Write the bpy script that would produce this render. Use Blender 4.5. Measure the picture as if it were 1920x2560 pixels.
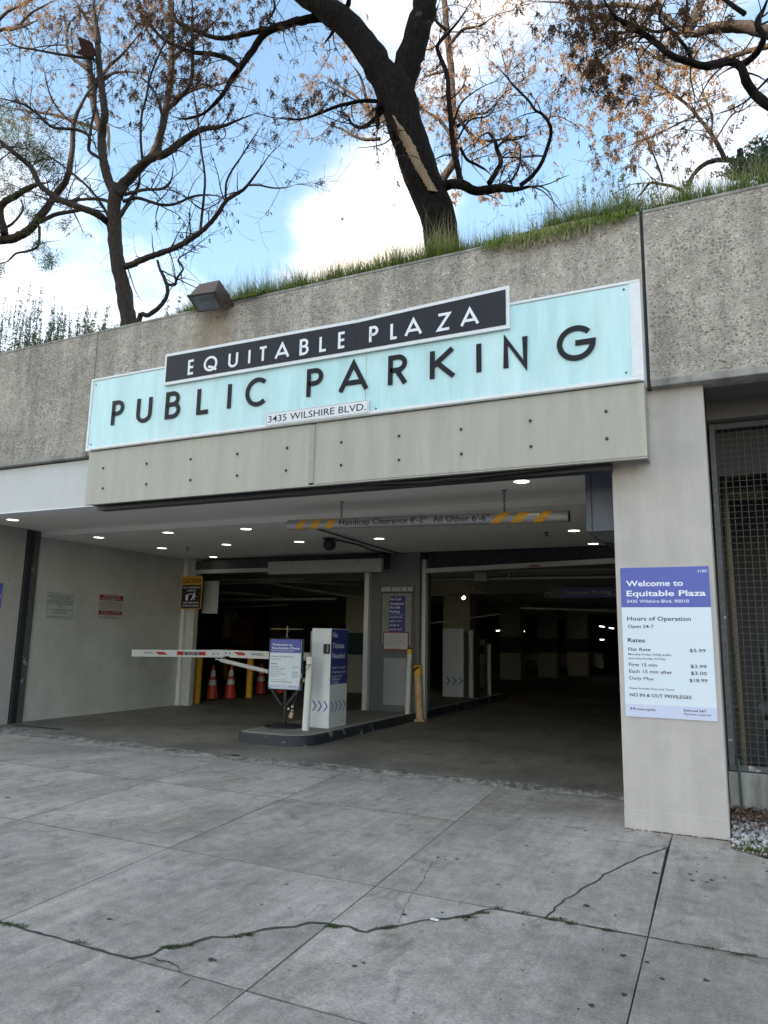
import bpy, bmesh, math, random
import numpy as np
from mathutils import Vector, Matrix, noise as mnoise
random.seed(7); rng = np.random.default_rng(7)
for _o in list(bpy.data.objects): bpy.data.objects.remove(_o)
C = bpy.context.scene.collection
scn = bpy.context.scene
R = math.radians

# ------------------------------------------------------------------ camera
EYE = Vector((0, 0, 1.6)); YAW, PITCH, ROLL = R(-25.39), R(9.946), R(1.074); FPX = 1800.0
_f = Vector((math.sin(YAW)*math.cos(PITCH), math.cos(YAW)*math.cos(PITCH), math.sin(PITCH)))
_r = Vector((math.cos(YAW), -math.sin(YAW), 0)); _u = _r.cross(_f)
CR = _r*math.cos(ROLL) + _u*math.sin(ROLL); CU = -_r*math.sin(ROLL) + _u*math.cos(ROLL)
cam = bpy.data.cameras.new('camera'); camo = bpy.data.objects.new('camera', cam); C.objects.link(camo)
m = Matrix((( CR.x, CU.x, -_f.x, EYE.x), (CR.y, CU.y, -_f.y, EYE.y), (CR.z, CU.z, -_f.z, EYE.z), (0, 0, 0, 1)))
camo.matrix_world = m
cam.sensor_fit = 'HORIZONTAL'; cam.sensor_width = 36; cam.lens = FPX/1920*36; cam.clip_start = .05; cam.clip_end = 2000
scn.camera = camo
scn.render.resolution_x = 768; scn.render.resolution_y = 1024

def ray(px, py): return _f + CR*((px-960)/FPX) - CU*((py-1280)/FPX)
def at(px, py, Y):                                # survey point: photo sight line met with the plane y = Y
    d = ray(px, py); return EYE + d*(Y/d.y)
def gz(px, py, z=0.0):                            # the same met with a level plane
    d = ray(px, py); return EYE + d*((z-EYE.z)/d.z)
def gx(px, py, X):
    d = ray(px, py); return EYE + d*(X/d.x)

# ------------------------------------------------------------------ world, sun, exposure
SUN_EL, SUN_AZ = R(27), R(205)                    # azimuth measured from +Y clockwise: sun behind the photographer, a little left
scn.view_settings.view_transform = 'Standard'; scn.view_settings.look = 'None'
scn.view_settings.exposure = 1.93; scn.view_settings.gamma = 1
scn.view_settings.use_curve_mapping = False
w = bpy.data.worlds.new('World'); scn.world = w; w.use_nodes = True
nt = w.node_tree; N = nt.nodes; L = nt.links
for n in list(N): N.remove(n)
out = N.new('ShaderNodeOutputWorld'); bg = N.new('ShaderNodeBackground'); bg.inputs[1].default_value = .1
sky = N.new('ShaderNodeTexSky'); sky.sky_type = 'NISHITA'; sky.sun_disc = False
sky.sun_elevation = SUN_EL; sky.sun_rotation = SUN_AZ; sky.altitude = 100; sky.air_density = 1.15; sky.dust_density = .6; sky.ozone_density = 1.3
tc = N.new('ShaderNodeTexCoord')
mp = N.new('ShaderNodeMapping'); mp.inputs['Scale'].default_value = (1, 1, 1.9); L.new(tc.outputs['Generated'], mp.inputs[0])
nz = N.new('ShaderNodeTexNoise'); nz.inputs['Scale'].default_value = 2.6; nz.inputs['Detail'].default_value = 9; nz.inputs['Roughness'].default_value = .56; nz.inputs['Distortion'].default_value = .35
L.new(mp.outputs[0], nz.inputs['Vector'])
def mathn(op, a, b=None, clamp=False):
    n = N.new('ShaderNodeMath'); n.operation = op; n.use_clamp = clamp
    for i, v in enumerate((a, b)):
        if v is None: continue
        if isinstance(v, (int, float)): n.inputs[i].default_value = v
        else: L.new(v, n.inputs[i])
    return n.outputs[0]
acc = nz.outputs[0]
for px, py, rad, amt in ((880, 530, .19, .20), (40, 700, .22, .15), (1150, 60, .24, .07), (1000, 170, .12, .03), (1650, 300, .25, .05),
                         (560, 330, .24, -.20), (380, 90, .28, -.21), (1330, 600, .24, -.20), (620, 640, .14, -.16), (880, 340, .14, -.08), (80, 250, .2, -.07), (1450, 330, .13, -.08)):
    d = ray(px, py).normalized()
    vd = N.new('ShaderNodeVectorMath'); vd.operation = 'DISTANCE'; vd.inputs[1].default_value = d; L.new(tc.outputs['Generated'], vd.inputs[0])
    mr = N.new('ShaderNodeMapRange'); mr.interpolation_type = 'SMOOTHSTEP'; mr.inputs[1].default_value = 0; mr.inputs[2].default_value = rad
    mr.inputs[3].default_value = amt; mr.inputs[4].default_value = 0; L.new(vd.outputs['Value'], mr.inputs[0])
    acc = mathn('ADD', acc, mr.outputs[0])
cl = N.new('ShaderNodeMapRange'); cl.interpolation_type = 'SMOOTHSTEP'; cl.inputs[1].default_value = .42; cl.inputs[2].default_value = .74; L.new(acc, cl.inputs[0])
gain = N.new('ShaderNodeMix'); gain.data_type = 'RGBA'; gain.blend_type = 'MULTIPLY'; gain.inputs[0].default_value = 1
L.new(sky.outputs[0], gain.inputs[6]); gain.inputs[7].default_value = (1.22, 1.22, 1.10, 1)
mx = N.new('ShaderNodeMix'); mx.data_type = 'RGBA'; L.new(cl.outputs[0], mx.inputs[0]); L.new(gain.outputs[2], mx.inputs[6]); mx.inputs[7].default_value = (5.9, 5.25, 4.6, 1)
L.new(mx.outputs[2], bg.inputs[0]); L.new(bg.outputs[0], out.inputs[0])
sl = bpy.data.lights.new('sun', 'SUN'); sl.energy = 4.0; sl.angle = R(.5); sl.color = (1, .86, .68)
so = bpy.data.objects.new('sun', sl); C.objects.link(so)
sd = Vector((math.sin(SUN_AZ)*math.cos(SUN_EL), math.cos(SUN_AZ)*math.cos(SUN_EL), math.sin(SUN_EL)))
so.rotation_euler = sd.to_track_quat('Z', 'Y').to_euler(); so.location = (0, 0, 40)

# ------------------------------------------------------------------ materials
def mat(name, col, rough=.7, metal=0, var=.0, vscale=3., bump=0., bscale=60., col2=None, spec=.5, emit=None, estr=0, stretch=(1, 1, 1), detail=6, island=0, c2lo=.45, c2hi=.65, trans=0):
    m = bpy.data.materials.new(name); m.use_nodes = True; n = m.node_tree.nodes; l = m.node_tree.links
    b = n['Principled BSDF']; b.inputs['Base Color'].default_value = (*col, 1); b.inputs['Roughness'].default_value = rough
    b.inputs['Metallic'].default_value = metal; b.inputs['Specular IOR Level'].default_value = spec
    if emit: b.inputs['Emission Color'].default_value = (*emit, 1); b.inputs['Emission Strength'].default_value = estr
    g = n.new('ShaderNodeNewGeometry'); mp = n.new('ShaderNodeMapping'); mp.inputs['Scale'].default_value = stretch; l.new(g.outputs['Position'], mp.inputs[0])
    cur = None
    def mixc(fac, a, bb, blend='MIX'):
        x = n.new('ShaderNodeMix'); x.data_type = 'RGBA'; x.blend_type = blend
        if isinstance(fac, (int, float)): x.inputs[0].default_value = fac
        else: l.new(fac, x.inputs[0])
        for i, v in ((6, a), (7, bb)):
            if isinstance(v, tuple): x.inputs[i].default_value = (*v[:3], 1)
            else: l.new(v, x.inputs[i])
        return x.outputs[2]
    cur = tuple(col)
    if col2:
        t = n.new('ShaderNodeTexNoise'); t.inputs['Scale'].default_value = vscale*.6; t.inputs['Detail'].default_value = detail; t.inputs['Roughness'].default_value = .6; l.new(mp.outputs[0], t.inputs['Vector'])
        r = n.new('ShaderNodeMapRange'); r.inputs[1].default_value = c2lo; r.inputs[2].default_value = c2hi; l.new(t.outputs[0], r.inputs[0])
        cur = mixc(r.outputs[0], cur, tuple(col2))
    if var:
        t = n.new('ShaderNodeTexNoise'); t.inputs['Scale'].default_value = vscale*2.3; t.inputs['Detail'].default_value = 8; t.inputs['Roughness'].default_value = .65; l.new(mp.outputs[0], t.inputs['Vector'])
        r = n.new('ShaderNodeMapRange'); r.inputs[1].default_value = .3; r.inputs[2].default_value = .7; r.inputs[3].default_value = 1-var; r.inputs[4].default_value = 1+var; l.new(t.outputs[0], r.inputs[0])
        cur = mixc(1., cur, r.outputs[0], 'MULTIPLY')
    if island:
        r = n.new('ShaderNodeMapRange'); r.inputs[3].default_value = 1-island; r.inputs[4].default_value = 1+island; l.new(g.outputs['Random Per Island'], r.inputs[0])
        cur = mixc(1., cur, r.outputs[0], 'MULTIPLY')
    if not isinstance(cur, tuple): l.new(cur, b.inputs['Base Color'])
    if bump:
        t = n.new('ShaderNodeTexNoise'); t.inputs['Scale'].default_value = bscale; t.inputs['Detail'].default_value = 5; l.new(mp.outputs[0], t.inputs['Vector'])
        bp = n.new('ShaderNodeBump'); bp.inputs['Strength'].default_value = 1; bp.inputs['Distance'].default_value = bump; l.new(t.outputs[0], bp.inputs['Height']); l.new(bp.outputs[0], b.inputs['Normal'])
    if trans:
        tr = n.new('ShaderNodeBsdfTranslucent'); ms = n.new('ShaderNodeMixShader'); ms.inputs[0].default_value = trans
        if isinstance(cur, tuple): tr.inputs[0].default_value = (*col, 1)
        else: l.new(cur, tr.inputs[0])
        l.new(b.outputs[0], ms.inputs[1]); l.new(tr.outputs[0], ms.inputs[2]); l.new(ms.outputs[0], n['Material Output'].inputs[0])
    return m

def concrete_ground(name, base, dark, warm, seed, rough=.85, crackle=False, streak=0):
    m = bpy.data.materials.new(name); m.use_nodes = True; n = m.node_tree.nodes; l = m.node_tree.links; b = n['Principled BSDF']; b.inputs['Roughness'].default_value = rough
    b.inputs['Specular IOR Level'].default_value = .35
    g = n.new('ShaderNodeNewGeometry'); mp = n.new('ShaderNodeMapping'); mp.inputs['Location'].default_value = (seed, seed*.7, 0); l.new(g.outputs['Position'], mp.inputs[0])
    def nzz(s, d=6, r=.6, st=(1, 1, 1), dist=0):
        q = n.new('ShaderNodeMapping'); q.inputs['Scale'].default_value = st; l.new(mp.outputs[0], q.inputs[0])
        t = n.new('ShaderNodeTexNoise'); t.inputs['Scale'].default_value = s; t.inputs['Detail'].default_value = d; t.inputs['Roughness'].default_value = r; t.inputs['Distortion'].default_value = dist; l.new(q.outputs[0], t.inputs['Vector']); return t.outputs[0]
    def rg(v, a, c, lo=0., hi=1.):
        r = n.new('ShaderNodeMapRange'); r.inputs[1].default_value = a; r.inputs[2].default_value = c; r.inputs[3].default_value = lo; r.inputs[4].default_value = hi; l.new(v, r.inputs[0]); return r.outputs[0]
    def mixc(fac, a, bb, blend='MIX'):
        x = n.new('ShaderNodeMix'); x.data_type = 'RGBA'; x.blend_type = blend
        if isinstance(fac, (int, float)): x.inputs[0].default_value = fac
        else: l.new(fac, x.inputs[0])
        for i, v in ((6, a), (7, bb)):
            if isinstance(v, tuple): x.inputs[i].default_value = (*v[:3], 1)
            else: l.new(v, x.inputs[i])
        return x.outputs[2]
    c = mixc(rg(nzz(.55, 6, .62, dist=.4), .42, .66), base, dark)                     # broad soot and tyre stains
    c = mixc(rg(nzz(1.1, 5, .6, (1, .45, 1)), .5, .72, 0, .75), c, warm)               # brownish patches
    c = mixc(1., c, rg(nzz(9, 8, .7), .3, .7, .78, 1.18), 'MULTIPLY')
    c = mixc(1., c, rg(nzz(.9, 7, .68, (1.3, 1, 1)), .34, .66, .84, 1.12), 'MULTIPLY')
    if streak:
        c = mixc(1., c, rg(nzz(7, 6, .65, (1.6, .16, 1)), .3, .7, 1-streak, 1+streak), 'MULTIPLY')
        c = mixc(rg(nzz(2.2, 6, .7, (1, .5, 1)), .60, .74, 0, .55), c, tuple(v*1.35 for v in base))   # paler worn, scuffed areas
    c = mixc(1., c, rg(nzz(60, 6, .85), .34, .66, .66, 1.32), 'MULTIPLY')                # fine sand speckle
    c = mixc(rg(nzz(3.1, 9, .74, (1.2, .8, 1), .6), .55, .64, 0, .6), c, tuple(v*.60 for v in dark))   # oily blotches
    c = mixc(rg(nzz(6.3, 9, .78), .60, .70, 0, .45), c, tuple(v*1.4 for v in base))     # scuffed chalky spots
    sp = n.new('ShaderNodeTexVoronoi'); sp.inputs['Scale'].default_value = 7.; l.new(mp.outputs[0], sp.inputs['Vector'])
    c = mixc(rg(sp.outputs['Distance'], .035, .06, .45, 0.), c, (.05, .05, .052))      # small dark drips
    l.new(c, b.inputs['Base Color'])
    bp = n.new('ShaderNodeBump'); bp.inputs['Distance'].default_value = .006; bp.inputs['Strength'].default_value = .9
    hsum = n.new('ShaderNodeMath'); hsum.operation = 'ADD'; l.new(nzz(120, 4, .7), hsum.inputs[0]); l.new(nzz(18, 6, .7), hsum.inputs[1])
    l.new(hsum.outputs[0], bp.inputs['Height']); l.new(bp.outputs[0], b.inputs['Normal'])
    return m

M = dict(
 slab=[concrete_ground('sidewalk_concrete_%s' % k, (.455*s, .413*s, .372*s), (.28*s, .253*s, .226*s), (.35*s, .305*s, .245*s), q, streak=.15) for k, s, q in (('a', 1., 3.), ('b', .94, 9.), ('c', 1.05, 17.))],
 floor=concrete_ground('garage_floor_concrete', (.31, .285, .24), (.19, .175, .15), (.235, .208, .165), 31., rough=.6, streak=.1),
 soil=mat('joint_dirt', (.06, .055, .048), .95, var=.3, vscale=20),
 broken=mat('broken_concrete', (.36, .335, .30), .9, var=.45, vscale=9, bump=.01, bscale=45, col2=(.12, .11, .10)),
 agg=mat('aggregate_matrix', (.50, .455, .405), .95, var=.25, vscale=4, bump=.012, bscale=80, col2=(.36, .325, .29)),
 lip=mat('smooth_wall_edge', (.34, .325, .30), .9, var=.2, vscale=5, bump=.002, bscale=40),
 white=mat('white_paint', (.74, .75, .77), .5, var=.04, vscale=3),
 frame=mat('white_sign_frame', (.80, .82, .86), .4, var=.05, vscale=6),
 beam=mat('pale_beam_paint', (.60, .605, .61), .75, var=.035, vscale=1.5, stretch=(1.3, 1, .5)),
 aqua=mat('aqua_panel', (.55, .81, .85), .25, var=.06, vscale=1.3, stretch=(1.2, 1, .5), col2=(.66, .86, .90), detail=3, c2lo=.5, c2hi=.72),
 black=mat('black_letter', (.014, .015, .02), .5, spec=.25),
 navyblack=mat('dark_board', (.020, .021, .031), .5, spec=.3, var=.06, vscale=3),
 fascia=mat('fascia_metal', (.42, .40, .352), .5, var=.05, vscale=1.6, col2=(.50, .46, .38), c2lo=.55, c2hi=.8, stretch=(2.2, 1, .35)),
 fascia_edge=mat('fascia_trim', (.36, .35, .31), .5, var=.1, vscale=4),
 pillar=mat('taupe_stucco', (.505, .463, .438), .85, var=.05, vscale=2.6, bump=.0018, bscale=150, col2=(.475, .438, .414)),
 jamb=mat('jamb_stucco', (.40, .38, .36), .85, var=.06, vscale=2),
 inwall=mat('inner_wall_paint', (.50, .50, .475), .8, var=.06, vscale=1.2, col2=(.40, .39, .35), c2lo=.5, c2hi=.8, bump=.0015, bscale=90),
 trim=mat('pale_trim', (.66, .66, .65), .7, var=.05),
 ceil=mat('ceiling_plaster', (.80, .77, .72), .85, var=.03, vscale=1.2),
 rubber=mat('black_rubber', (.02, .02, .022), .6, var=.2),
 guide=mat('dark_steel', (.045, .05, .06), .45, metal=.4, var=.2, vscale=4),
 rust=mat('chipped_steel', (.10, .10, .105), .6, metal=.2, var=.3, vscale=12, col2=(.42, .42, .42), c2lo=.62, c2hi=.66),
 duct=mat('painted_duct', (.13, .15, .20), .45, metal=.3, var=.12, vscale=2, stretch=(2, 2, .5)),
 grey=mat('grey_column_paint', (.155, .16, .17), .75, var=.08, vscale=2),
 alu=mat('brushed_aluminium', (.44, .44, .46), .38, metal=.7, var=.08, vscale=8),
 yellow=mat('yellow_paint', (.80, .42, .03), .5, var=.12, vscale=10),
 tan=mat('worn_yellow_bollard', (.52, .33, .17), .6, var=.12, vscale=6, col2=(.60, .45, .30)),
 bollard=mat('white_bollard_paint', (.78, .78, .77), .5, var=.05, vscale=6, col2=(.45, .30, .14), c2lo=.66, c2hi=.69),
 bollard2=mat('aged_white_bollard', (.60, .60, .56), .6, var=.08, vscale=6),
 blue=mat('sign_blue', (.100, .125, .46), .45),
 dblue=mat('sign_navy', (.045, .055, .24), .45),
 signwhite=mat('sign_white', (.72, .80, .90), .35),
 signfoot=mat('sign_pale_lilac', (.62, .66, .86), .35),
 text=mat('sign_text_grey', (.022, .025, .04), .5, spec=.2),
 textw=mat('sign_text_white', (.85, .88, .95), .5),
 kiosk=mat('kiosk_white', (.72, .745, .79), .35, var=.02, vscale=3),
 red=mat('red_print', (.50, .035, .03), .45),
 maroon=mat('maroon_print', (.28, .02, .03), .6),
 notice=mat('notice_grey', (.46, .48, .46), .6, var=.04, vscale=8),
 caution=mat('caution_orange', (.62, .33, .04), .5),
 cone=mat('cone_red', (.62, .05, .03), .45, var=.08, vscale=8),
 conew=mat('cone_band', (.62, .60, .58), .4, var=.06, vscale=10),
 kerb=mat('kerb_navy_paint', (.030, .036, .050), .55, var=.2, vscale=6, col2=(.30, .30, .29), c2lo=.61, c2hi=.64, bump=.002),
 kerbtop=mat('island_concrete', (.25, .245, .22), .85, var=.15, vscale=3, bump=.002),
 kerbedge=mat('island_pale_edge', (.40, .39, .34), .8, var=.15, vscale=6),
 darkmetal=mat('black_iron', (.03, .032, .04), .45, metal=.3, var=.1),
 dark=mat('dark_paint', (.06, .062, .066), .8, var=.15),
 bulb=mat('lit_downlight', (1, 1, 1), .5, emit=(1., .93, .76), estr=2.6),
 tube=mat('lit_tube', (1, 1, 1), .5, emit=(1., .93, .8), estr=1.3),
 warmbulb=mat('lit_warm_lamp', (1, 1, 1), .5, emit=(1., .72, .38), estr=6),
 glass=mat('floodlight_glass', (.07, .085, .09), .12, spec=.8),
 bronze=mat('bronze_metal', (.085, .058, .05), .5, metal=.2, var=.12, vscale=5, col2=(.3, .27, .26), c2lo=.72, c2hi=.74),
 bark=mat('dark_bark', (.013, .0105, .0095), .95, var=.6, vscale=11, stretch=(1, 1, .28), bump=.06, bscale=26, spec=.08),
 bark2=mat('grey_brown_bark', (.045, .036, .031), .95, var=.4, vscale=9, stretch=(1, 1, .5), bump=.02, bscale=30, spec=.1),
 wood=mat('bare_torn_wood', (.22, .15, .09), .8, var=.25, vscale=14, stretch=(1, 1, .12), bump=.008, bscale=40),
 twig=mat('twig_bark', (.040, .030, .026), .95, var=.2, spec=.1),
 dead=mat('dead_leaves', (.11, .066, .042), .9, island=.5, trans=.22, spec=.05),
 deadlit=mat('sunlit_dead_leaves', (.27, .165, .09), .9, island=.5, trans=.35, spec=.1),  # brighter gold copy of the dead leaves, sunlight put into the colour
 needle=mat('green_needles', (.06, .085, .03), .8, island=.5, trans=.25),
 grass=mat('green_grass', (.15, .20, .04), .9, island=.5, trans=.4, spec=.15),
 straw=mat('dry_grass', (.33, .31, .16), .9, island=.3, trans=.3),
 weed=mat('grey_green_weed', (.13, .15, .075), .8, island=.45, trans=.3),
 shrub=mat('dark_shrub_leaf', (.035, .06, .02), .5, island=.4, trans=.15),
 earth=mat('hill_soil', (.10, .08, .05), .95, var=.3, vscale=4),
 moss=mat('moss', (.05, .075, .018), .95, island=.5),
 gravel=mat('pale_gravel', (.42, .405, .40), .9, island=.45),
 litter=mat('leaf_litter', (.16, .10, .07), .95, island=.5),
 lowwall=mat('weathered_low_wall', (.36, .355, .33), .9, var=.18, vscale=3, stretch=(1.5, 1, .5), bump=.002, col2=(.24, .24, .22)),
 wire=mat('wire_grille', (.10, .095, .08), .6, metal=.2, var=.2, vscale=14),
 pipe=mat('cream_pipe', (.17, .14, .095), .6, var=.12, vscale=5),
 greenpost=mat('green_post', (.035, .075, .055), .5, var=.1),
 pvc=mat('pale_pipe', (.42, .42, .40), .6, var=.1),
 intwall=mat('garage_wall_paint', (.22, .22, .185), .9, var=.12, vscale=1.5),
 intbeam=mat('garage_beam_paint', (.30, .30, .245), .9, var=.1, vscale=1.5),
 teal=mat('teal_band', (.012, .045, .042), .7),
 car=mat('dark_car_paint', (.012, .013, .017), .18, spec=.7),
 carsilver=mat('silver_car_paint', (.35, .35, .36), .25, metal=.4),
 carglass=mat('car_glass', (.02, .022, .025), .08, spec=.8),
 chrome=mat('chrome', (.7, .7, .7), .2, metal=1),
 orange=mat('orange_plastic', (.20, .075, .02), .5),
 brass=mat('dull_brass', (.45, .36, .24), .45, metal=.6),
 build=mat('shade_block_facade', (.34, .33, .31), .8, var=.05, vscale=.2),
 buildglass=mat('shade_block_glass', (.06, .07, .08), .15, spec=.8),
 rust_halo=mat('rust_bleed', (.38, .32, .22), .7, var=.3, vscale=30),
 gum=mat('gum_black', (.045, .045, .048), .85),
 paper=mat('white_paper_scrap', (.8, .8, .8), .8),
)

def weather(m, stain=True, lo=.74):
    n = m.node_tree.nodes; l = m.node_tree.links; b = n['Principled BSDF']; src = b.inputs['Base Color'].links[0].from_socket
    g = n.new('ShaderNodeNewGeometry'); q = n.new('ShaderNodeMapping'); q.inputs['Scale'].default_value = (3.2, 1, .32); l.new(g.outputs['Position'], q.inputs[0])
    t = n.new('ShaderNodeTexNoise'); t.inputs['Scale'].default_value = 1.5; t.inputs['Detail'].default_value = 7; t.inputs['Roughness'].default_value = .65; l.new(q.outputs[0], t.inputs['Vector'])
    r = n.new('ShaderNodeMapRange'); r.inputs[1].default_value = .38; r.inputs[2].default_value = .62; r.inputs[3].default_value = 1.08; r.inputs[4].default_value = lo; l.new(t.outputs[0], r.inputs[0])
    x = n.new('ShaderNodeMix'); x.data_type = 'RGBA'; x.blend_type = 'MULTIPLY'; x.inputs[0].default_value = 1; l.new(src, x.inputs[6]); l.new(r.outputs[0], x.inputs[7]); out_ = x.outputs[2]
    if stain:                                      # tan run-off below the floodlight
        s = n.new('ShaderNodeSeparateXYZ'); l.new(g.outputs['Position'], s.inputs[0])
        def mm(op, a, bb):
            k = n.new('ShaderNodeMath'); k.operation = op
            for i, v in enumerate((a, bb)):
                if isinstance(v, (int, float)): k.inputs[i].default_value = v
                elif v is not None: l.new(v, k.inputs[i])
            return k.outputs[0]
        d = mm('ABSOLUTE', mm('ADD', s.outputs[0], 5.72), None); jj = mm('ADD', d, mm('MULTIPLY', mm('SUBTRACT', t.outputs[0], .5), .5))
        k = n.new('ShaderNodeMapRange'); k.inputs[1].default_value = .18; k.inputs[2].default_value = .34; k.inputs[3].default_value = .55; k.inputs[4].default_value = 0; l.new(jj, k.inputs[0])
        y = n.new('ShaderNodeMix'); y.data_type = 'RGBA'; l.new(k.outputs[0], y.inputs[0]); l.new(out_, y.inputs[6]); y.inputs[7].default_value = (.30, .22, .15, 1); out_ = y.outputs[2]
    l.new(out_, b.inputs['Base Color']); return m
weather(M['agg'], True, .80); weather(M['lip'], True, .6); weather(M['fascia'], False, .955); weather(M['lowwall'], False, .6); weather(M['inwall'], False, .93); weather(M['pillar'], False, .975); weather(M['aqua'], False, .95); weather(M['kiosk'], False, .96)
# ------------------------------------------------------------------ helpers
ORG = {}
class MB:
    def __init__(s): s.v = []; s.f = []
    def quad(s, a, b, c, d):
        i = len(s.v); s.v += [tuple(a), tuple(b), tuple(c), tuple(d)]; s.f.append((i, i+1, i+2, i+3)); return s
    def poly(s, pts):
        i = len(s.v); s.v += [tuple(p) for p in pts]; s.f.append(tuple(range(i, i+len(pts)))); return s
    def box(s, x0, x1, y0, y1, z0, z1):
        i = len(s.v); s.v += [(x, y, z) for z in (z0, z1) for y in (y0, y1) for x in (x0, x1)]
        for q in ((0, 2, 3, 1), (4, 5, 7, 6), (0, 1, 5, 4), (2, 6, 7, 3), (0, 4, 6, 2), (1, 3, 7, 5)): s.f.append(tuple(i+k for k in q))
        return s
    def hexa(s, p):                                # 8 corners: 4 bottom loop, 4 top loop
        i = len(s.v); s.v += [tuple(q) for q in p]
        for q in ((3, 2, 1, 0), (4, 5, 6, 7), (0, 1, 5, 4), (1, 2, 6, 5), (2, 3, 7, 6), (3, 0, 4, 7)): s.f.append(tuple(i+k for k in q))
        return s
    def prism(s, pts, z0, z1):
        n = len(pts); i = len(s.v); s.v += [(p[0], p[1], z0) for p in pts] + [(p[0], p[1], z1) for p in pts]
        s.f.append(tuple(i+n+k for k in range(n))); s.f.append(tuple(i+n-1-k for k in range(n)))
        for k in range(n): s.f.append((i+k, i+(k+1) % n, i+n+(k+1) % n, i+n+k))
        return s
    def tube(s, pts, rad, sides=10, cap=True, wob=0.):
        pts = [Vector(p) for p in pts]; n = len(pts)
        if isinstance(rad, (int, float)): rad = [rad]*n
        i0 = len(s.v); up = None
        for k, p in enumerate(pts):
            t = (pts[min(k+1, n-1)] - pts[max(k-1, 0)])
            t = t.normalized() if t.length > 1e-9 else Vector((0, 0, 1))
            if up is None: up = t.orthogonal().normalized()
            up = (up - t*up.dot(t)); up = up.normalized() if up.length > 1e-6 else t.orthogonal().normalized()
            b = t.cross(up)
            for j in range(sides):
                a = 2*math.pi*j/sides; r = rad[k]*(1+(random.uniform(-wob, wob) if wob else 0))
                q = p + up*(math.cos(a)*r) + b*(math.sin(a)*r); s.v.append((q.x, q.y, q.z))
        for k in range(n-1):
            for j in range(sides):
                a = i0+k*sides+j; b2 = i0+k*sides+(j+1) % sides; s.f.append((a, b2, b2+sides, a+sides))
        if cap and sides > 3:
            s.f.append(tuple(i0+sides-1-j for j in range(sides))); s.f.append(tuple(i0+(n-1)*sides+j for j in range(sides)))
        return s
    def lathe(s, cx, cy, prof, sides=24):          # prof: (r, z) bottom to top
        i0 = len(s.v)
        for r, z in prof:
            for j in range(sides):
                a = 2*math.pi*j/sides; s.v.append((cx+r*math.cos(a), cy+r*math.sin(a), z))
        for k in range(len(prof)-1):
            for j in range(sides):
                a = i0+k*sides+j; b = i0+k*sides+(j+1) % sides; s.f.append((a, b, b+sides, a+sides))
        s.f.append(tuple(i0+sides-1-j for j in range(sides))); s.f.append(tuple(i0+(len(prof)-1)*sides+j for j in range(sides)))
        return s
    def build(s, name, material, parent=None, smooth=False, bevel=0., kind=None, label=None):
        org = ORG.get(parent.name, Vector((0, 0, 0))) if parent else Vector((0, 0, 0))
        me = bpy.data.meshes.new(name)
        V = np.array(s.v, dtype=float) - np.array(org)
        me.from_pydata(V.tolist(), [], s.f); me.validate()
        return finish(name, me, material, parent, org, smooth, bevel, kind, label)
def finish(name, me, material, parent, org, smooth=False, bevel=0., kind=None, label=None):
    me.materials.append(material)
    if smooth: me.shade_smooth()
    o = bpy.data.objects.new(name, me); C.objects.link(o)
    if parent: o.parent = parent
    ORG[o.name] = org
    if bevel:
        bv = o.modifiers.new('bevel', 'BEVEL'); bv.width = bevel; bv.segments = 2; bv.limit_method = 'ANGLE'; bv.angle_limit = R(40)
    if kind: o['kind'] = kind
    if label: o['label'] = label
    return o
def npmesh(name, V, F, material, parent=None, smooth=False, kind=None):   # V (n,3), F (m,k)
    org = ORG.get(parent.name, Vector((0, 0, 0))) if parent else Vector((0, 0, 0))
    V = np.asarray(V, dtype=np.float32) - np.array(org, dtype=np.float32); F = np.asarray(F, dtype=np.int32)
    me = bpy.data.meshes.new(name); k = F.shape[1]
    me.vertices.add(len(V)); me.vertices.foreach_set('co', V.ravel())
    me.loops.add(F.size); me.loops.foreach_set('vertex_index', F.ravel())
    me.polygons.add(len(F)); me.polygons.foreach_set('loop_start', np.arange(0, F.size, k, dtype=np.int32)); me.polygons.foreach_set('loop_total', np.full(len(F), k, dtype=np.int32))
    me.update(calc_edges=True)
    return finish(name, me, material, parent, org, smooth, 0, kind)
def thing(name, label, cat, loc=(0, 0, 0), group=None, kind=None):
    o = bpy.data.objects.new(name, None); C.objects.link(o); o.location = loc; o.empty_display_size = .2
    o['label'] = label; o['category'] = cat
    if group: o['group'] = group
    if kind: o['kind'] = kind
    ORG[o.name] = Vector(loc); return o
def tag(o, label, cat, group=None):
    o['label'] = label; o['category'] = cat
    if group: o['group'] = group
    return o
def struct(o): o['kind'] = 'structure'; return o
def dup(root, loc, label, group=None):
    r = root.copy(); C.objects.link(r); r.location = loc; r['label'] = label
    if group: r['group'] = group
    for ch in list(root.children):
        c = ch.copy(); C.objects.link(c); c.parent = r
        for g in ch.children:
            d = g.copy(); C.objects.link(d); d.parent = c
    return r

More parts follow.
